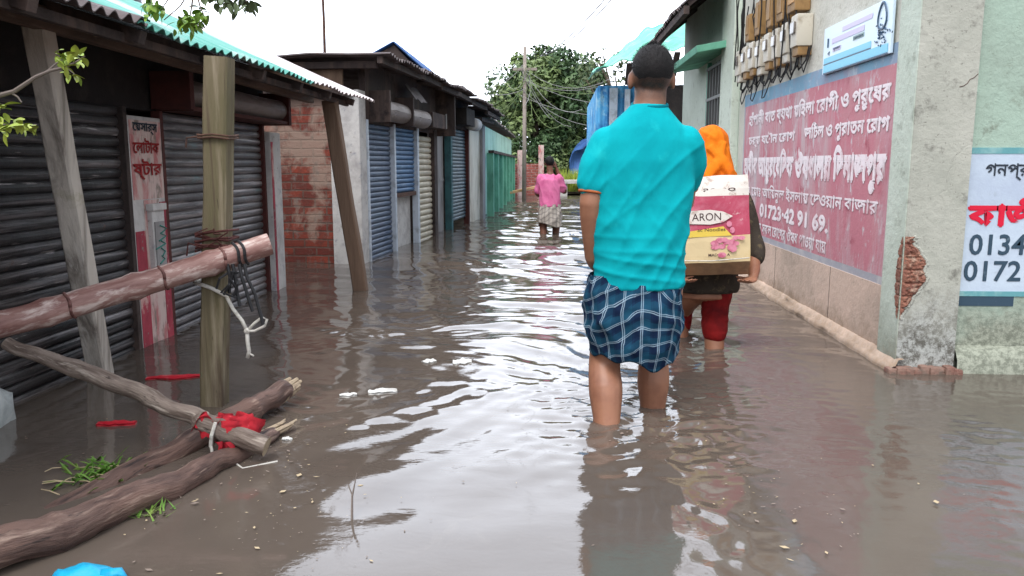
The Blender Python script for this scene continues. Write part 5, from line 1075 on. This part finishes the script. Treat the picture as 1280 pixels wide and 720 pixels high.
for c_, d_ in ((V(.1455, 2.929, .838), V(-.03, -.02, -.2)), (V(.494, 3.055, .855), V(-.005, .09, -.18))):
    b = MB(); d_.normalize(); x_ = d_.cross(V(0, 1, 0)).normalized(); y_ = x_.cross(d_)
    b.tube([c_ + (x_ * math.cos(a) + y_ * math.sin(a)) * .047 for a in np.linspace(0, 6.283, 25)], [(.007, .0055)] * 25, 8, False); b.build('sleeve_trim', 'orange_trim', shirt, True)
# lungi: a tucked-up wrap with slanting folds, UVs carry the checks
def wrap(name, m, parent, cx, cy, prof, hemz, fold, n=120, k=44, sag=.04, uvs=1.):
    vs = []; uv = []
    for i in range(k + 1):
        u = i / k
        for j in range(n):
            t_ = 2 * math.pi * j / n; z0, z1 = prof[0][0], hemz(t_); z = z0 + (z1 - z0) * u
            a = u * (len(prof) - 1); q = min(int(a), len(prof) - 2); f = a - q; rx = prof[q][1] * (1 - f) + prof[q + 1][1] * f; ry = prof[q][2] * (1 - f) + prof[q + 1][2] * f
            d = fold(t_, u, z); vs.append((cx + (rx + d) * math.cos(t_), cy + (ry + d) * math.sin(t_), z + .5 * d * u))
            uv.append((t_ * .17 * uvs + .35 * d, z * uvs + sag * math.sin(t_ * 2 + .8) + .9 * d + .03 * N(t_ * 2, u * 2)))
    mb = MB(); mb.v = vs; mb.f = [(i * n + j, (i + 1) * n + j, (i + 1) * n + (j + 1) % n, i * n + (j + 1) % n) for i in range(k) for j in range(n)]
    # inner skin so the hem has thickness
    b0 = len(mb.v); mb.v += [((p[0] - cx) * .955 + cx, (p[1] - cy) * .955 + cy, p[2] + .004) for p in vs]; uv += uv[:]
    mb.f += [tuple(b0 + q for q in f[::-1]) for f in mb.f[:]]; mb.f += [(k * n + j, b0 + k * n + j, b0 + k * n + (j + 1) % n, k * n + (j + 1) % n) for j in range(n)]
    mb.mi = [0] * len(mb.f); o = mb.build(name, m, parent, True); l = o.data.uv_layers.new(name='cloth')
    per = .17 * uvs * 2 * math.pi
    for p in o.data.polygons:
        us = [uv[v][0] for v in p.vertices]; mx = max(us)
        for li, v in zip(p.loop_indices, p.vertices): a, c = uv[v]; l.data[li].uv = (a + per if mx - a > per / 2 else a, c)
    return o
def lf(t_, u, z):
    s = 0
    for (k1, k2, am, ph) in ((5, 9, .007, 0), (9, -14, .005, 1.3), (3, 16, .006, 2.2), (7, 22, .003, .4)): s += am * (1 - abs(math.sin(k1 * t_ / 2 + k2 * u / 2 + ph + 1.5 * N(t_, u * 2, ph)))) ** 2
    s += .010 * math.sin(math.pi * u) + .010 * math.exp(-((t_ - 3.6 - .9 * u) / .16) ** 2) + .007 * math.exp(-((t_ - 5.5 + 1.0 * u) / .12) ** 2) + .006 * math.exp(-((u - .55 - .12 * math.sin(t_ * 2 + 1)) / .06) ** 2)
    return s - .004
wrap('lungi', 'plaid', pm, .305, 2.955, [(.535, .168, .122), (.50, .172, .130), (.44, .174, .136), (.38, .173, .140), (.30, .166, .138), (.24, .152, .130)], lambda t_: .242 + .010 * math.sin(3 * t_ + 1) - .032 * math.cos(t_ - 5.3) + .01 * math.sin(7 * t_), lf)

# --- the person ahead with an orange scarf, a carton slung behind the back
pw = thing('person', (.82, 4.25, -.30), 'person in an orange headscarf and red trousers carrying a carton behind the back', 'person')
b = MB(); HW = V(.82, 4.27, 1.02); head(b, HW, V(-.1, 1, -.25), .92)
limb(b, [(.82, 4.25, .98), (.82, 4.22, .90), (.82, 4.2, .84)], [.045, .05, .07])
b.loft([(.80, 4.2, .25, .14, .11), (.80, 4.2, .40, .13, .1), (.81, 4.2, .60, .145, .1), (.82, 4.2, .76, .155, .1), (.82, 4.2, .84, .10, .08)], 22)
for sx, hx in ((-1, .60), (1, .985)):
    limb(b, [(.82 + sx * .15, 4.2, .78), (.82 + sx * .205, 4.13, .56), (hx - sx * .0 + sx * .02, 4.0, .43), (hx, 3.93, .395)], [.046, .038, .031, .024]); hand(b, (hx, 3.925, .39), (-.55 * sx, -.8, -.12), (0, .1, 1), -sx, .35, .9)
limb(b, [(.86, 4.2, .28), (.855, 4.17, .12), (.850, 4.12, -.02), (.846, 4.10, -.24)], [.085, .058, .05, .036]); limb(b, [(.745, 4.24, .28), (.715, 4.38, .14), (.70, 4.33, .0), (.69, 4.30, -.24)], [.085, .056, .05, .036])
b.ell((.846, 4.16, -.26), (.038, .1, .03)); b.ell((.69, 4.35, -.26), (.038, .1, .03))
remesh(b, .007, 4).build('body', 'skin', pw, True); eyes(HW, V(-.1, 1, -.25), .92, pw)
b = MB(); b.ell(HW + V(0, -.012, .020), (.086, .105, .10), 26, 16); b.loft([(.815, 4.19, .66, .165, .125), (.815, 4.195, .78, .15, .118), (.82, 4.21, .86, .128, .112), (.822, 4.225, .93, .110, .108), (.822, 4.245, .99, .095, .10), (.82, 4.26, 1.04, .082, .09)], 28); limb(b, [(.80, 4.145, 1.02), (.86, 4.115, .95), (.90, 4.12, .86), (.905, 4.14, .74)], [.02, .028, .032, .03]); limb(b, [(.86, 4.15, 1.04), (.84, 4.12, .96), (.79, 4.10, .90), (.76, 4.11, .80)], [.016, .024, .026, .03])
r_ = remesh(b, .007, 6); wrinkle(r_, lambda p, n: .012 * (1 - abs(N(p.x * 14 + p.z * 9, p.z * 4 - p.x * 9, p.y * 6))) ** 4 - .004 + .004 * N(p.x * 30, p.z * 22, p.y * 20)); r_.build('headscarf', 'orange', pw, True)
b = MB(); b.loft([(.80, 4.21, .28, .17, .14), (.80, 4.2, .40, .16, .125), (.81, 4.2, .60, .16, .115), (.82, 4.2, .76, .165, .11)], 24); 
for sx in (-1, 1): limb(b, [(.82 + sx * .14, 4.2, .78), (.82 + sx * .203, 4.13, .57), (.82 + sx * .21, 4.05, .48)], [.058, .05, .044])
r_ = remesh(b, .008, 6); wrinkle(r_, lambda p, n: .01 * N(p.x * 14, p.z * 9, p.y * 12)); r_.build('tunic', 'dark_cloth', pw, True)
b = MB(); limb(b, [(.862, 4.2, .34), (.858, 4.175, .14), (.852, 4.135, .075)], [.09, .068, .062]); limb(b, [(.745, 4.24, .34), (.716, 4.385, .15), (.708, 4.36, .07)], [.088, .064, .058])
r_ = remesh(b, .007, 5); wrinkle(r_, lambda p, n: .008 * (1 - abs(N(p.x * 8, p.z * 26, p.y * 8))) ** 2 - .003); r_.build('trousers', 'red_cloth', pw, True)
b = MB(); b.loft([(.81, 4.2, .285, .165, .14), (.81, 4.2, .33, .17, .14), (.80, 4.2, .42, .165, .13)], 24); r_ = remesh(b, .009, 4); wrinkle(r_, lambda p, n: .018 * N(p.x * 16, p.z * 14, p.y * 16)); r_.build('tunic_hem', 'dark_cloth', pw, True)

# the carton
ct = thing('carton', (.80, 3.96, .39), 'printed pink and cream carton carried by the person in the orange scarf', 'carton')
W_, H_, D_ = .37, .475, .20
CM = Matrix.Translation((.770, 3.955, .405)) @ Matrix.Rotation(R(-2.5), 4, 'Y') @ Matrix.Rotation(R(-4), 4, 'Z') @ Matrix.Rotation(R(-3), 4, 'X')
def CP(x, y, z): return CM @ V(x, y, z)
bm = bmesh.new(); bmesh.ops.create_cube(bm, size=1); bmesh.ops.subdivide_edges(bm, edges=bm.edges[:], cuts=14, use_grid_fill=True)
b = MB(); vs = []
for v in bm.verts:
    p = V(v.co.x * W_, v.co.y * D_, (v.co.z + .5) * H_); e = (1 - (2 * v.co.x) ** 4) * (1 - (2 * v.co.z) ** 4)
    p.y += math.copysign(.020 * e, p.y) if abs(v.co.y) > .49 else 0; p += V(N(p.x * 9, p.y * 9, p.z * 9), N(p.x * 9 + 5, p.y * 9, p.z * 9), N(p.x * 9, p.y * 9 + 5, p.z * 9)) * .006
    p.x *= 1.02 - .07 * (v.co.z + .1)
    if v.co.z < -.36: p.x *= 1 + .3 * (v.co.z + .36); p.y *= 1 + 2.8 * (v.co.z + .36)
    vs.append(CP(*p))
bm.verts.index_update()
def face_mi(f):
    c = f.calc_center_median(); n = f.normal
    if n.z < -.9: return 3
    z = c.z + .5
    if n.z > .9: return 0
    return 0 if z > .80 else (1 if z > .39 else (2 if z > .11 else 3))
bm.normal_update(); fs = [[v.index for v in f.verts] for f in bm.faces]; mis = [face_mi(f) for f in bm.faces]; bm.free()
b.add(vs, fs); b.mi = mis
fy = -D_ / 2 - .0235
def disc(cx, cz, rx, rz, m, y=fy, n=28, ph=0): b.m = m; b.add([CP(cx + rx * math.cos(t_ * 6.283 / n + ph), y + .004 * (abs((cx + rx * math.cos(t_ * 6.283 / n)) / W_ * 2) ** 3), cz + rz * math.sin(t_ * 6.283 / n + ph)) for t_ in range(n)], [tuple(range(n))])
b.m = 4; b.add([CP(-.175, fy, .185), CP(.10, fy, .19), CP(.06, fy, .235), CP(-.175, fy, .205)], [(0, 1, 2, 3)])
b.m = 0; b.add([CP(x, fy - .001, z) for x, z in ((-.175, .255), (.0, .245), (.06, .255), (.105, .282), (.06, .305), (.0, .315), (-.175, .31))], [tuple(range(7))])
b.m = 5
U3, W3 = CM.to_3x3() @ V(1, 0, 0), CM.to_3x3() @ V(0, 0, 1)
b.text('ARON', CP(-.085, fy - .001, .264), U3, W3, .135, .036, .001, .0); b.text('ac Noodles', CP(-.06, fy, .213), U3, W3, .13, .016, .0015, .0); b.text('MADE IN A', CP(-.01, fy + .006, .094), U3, W3, .10, .012, .002, .01)
b.text('ac ao', CP(-.03, fy + .008, .40), U3, W3, .15, .016, .002, .0)
rq = random.Random(8)
for i in range(20): disc(max(-.1, min(.145, .085 + rq.gauss(0, .045))), .155 + rq.gauss(0, .024), .016 * rq.uniform(.7, 1.4), .013 * rq.uniform(.7, 1.4), 6, fy - .001 - .0002 * i, 7, rq.random())
b.build('box', ['carton_white', 'carton_pink', 'carton_cream', 'carton_kraft', 'carton_yellow', 'carton_dark', 'carton_rose'], ct, False)
b = MB(); b.tube([CP(-.18, fy + .002, .078), CP(0, fy - .003, .072), CP(.18, fy + .002, .082)], .0025, 5); b.build('string', 'rope', ct)

# --- the far wader in a pink shirt
S_ = .80
pf_ = thing('person', (-.02, 10.8, -.33), 'distant person wading in a pink shirt with an arm raised to the head', 'person')
def Q(x, y, z): return V(-.03 + x * S_, 10.8 + y * S_, -.33 + z * S_)
b = MB(); HF = Q(-.01, .06, 1.60); head(b, HF, V(.3, 1, -.15), S_)
limb(b, [Q(-.01, .03, 1.54), Q(0, .02, 1.46), Q(0, .0, 1.38)], [.042, .045, .06])
b.loft([(*Q(.0, 0, .78), .125, .1), (*Q(0, 0, .95), .12, .09), (*Q(-.01, 0, 1.15), .125, .09), (*Q(-.02, 0, 1.33), .135, .085), (*Q(-.01, 0, 1.43), .06, .05)], 20)
limb(b, [Q(-.17, 0, 1.36), Q(-.21, .05, 1.1), Q(-.12, .25, 1.05)], [.046, .038, .026]); hand(b, Q(-.11, .26, 1.05), (.6, .7, .2), (.5, -.2, .6), 1, .5, S_)
limb(b, [Q(.16, 0, 1.36), Q(.24, .06, 1.13), Q(.15, .12, 1.40), Q(.11, .13, 1.50)], [.046, .040, .030, .024]); hand(b, Q(.105, .13, 1.51), (-.25, .0, 1), (-.8, .3, 0), -1, .4, S_)
for sx, dy in ((-1, -.02), (1, .06)): limb(b, [Q(.1 * sx, 0, .82), Q(.11 * sx, dy + .04, .55), Q(.10 * sx, dy, .4), Q(.1 * sx, dy - .05, .08)], [.075, .052, .048, .033]); b.ell(Q(.1 * sx, dy, .04), (.035, .09, .028))
remesh(b, .008, 4).build('body', 'skin_dark', pf_, True); eyes(HF, V(.3, 1, -.15), S_, pf_)
b = MB(); b.ell(HF + V(0, -.014, .026), (.063, .078, .072), 18, 12); b.v = [Vector(p) if p[2] > HF.z + .01 or p[1] < HF.y else Vector((HF.x + (p[0] - HF.x) * .8, HF.y + (p[1] - HF.y) * .8, p[2])) for p in b.v]; b.build('hair', 'hair', pf_, True)
b = MB(); b.loft([(*Q(.0, 0, .88), .142, .115), (*Q(0, 0, 1.05), .138, .105), (*Q(-.01, 0, 1.2), .142, .105), (*Q(-.02, 0, 1.32), .140, .095), (*Q(-.01, 0, 1.42), .07, .06)], 24)
limb(b, [Q(-.16, 0, 1.35), Q(-.20, .04, 1.15)], [.056, .05]); limb(b, [Q(.15, 0, 1.35), Q(.22, .05, 1.17)], [.056, .05])
r_ = remesh(b, .009, 5); wrinkle(r_, lambda p, n: .012 * (1 - abs(N(p.x * 12 + p.z * 6, p.z * 5, p.y * 8))) ** 3 - .004); r_.build('shirt', 'pink', pf_, True)
q0 = Q(0, 0, 0); wrap('lungi', 'check', pf_, q0.x, q0.y, [(Q(0, 0, .92).z, .14, .11), (0, .150, .122), (0, .158, .130), (0, .15, .125)], lambda t_: Q(0, 0, .57).z + .03 * math.sin(t_ * 2), lambda t_, u, z: .014 * (1 - abs(math.sin(3 * t_ + 5 * u))) ** 2 + .006 * math.sin(9 * t_), 60, 20)
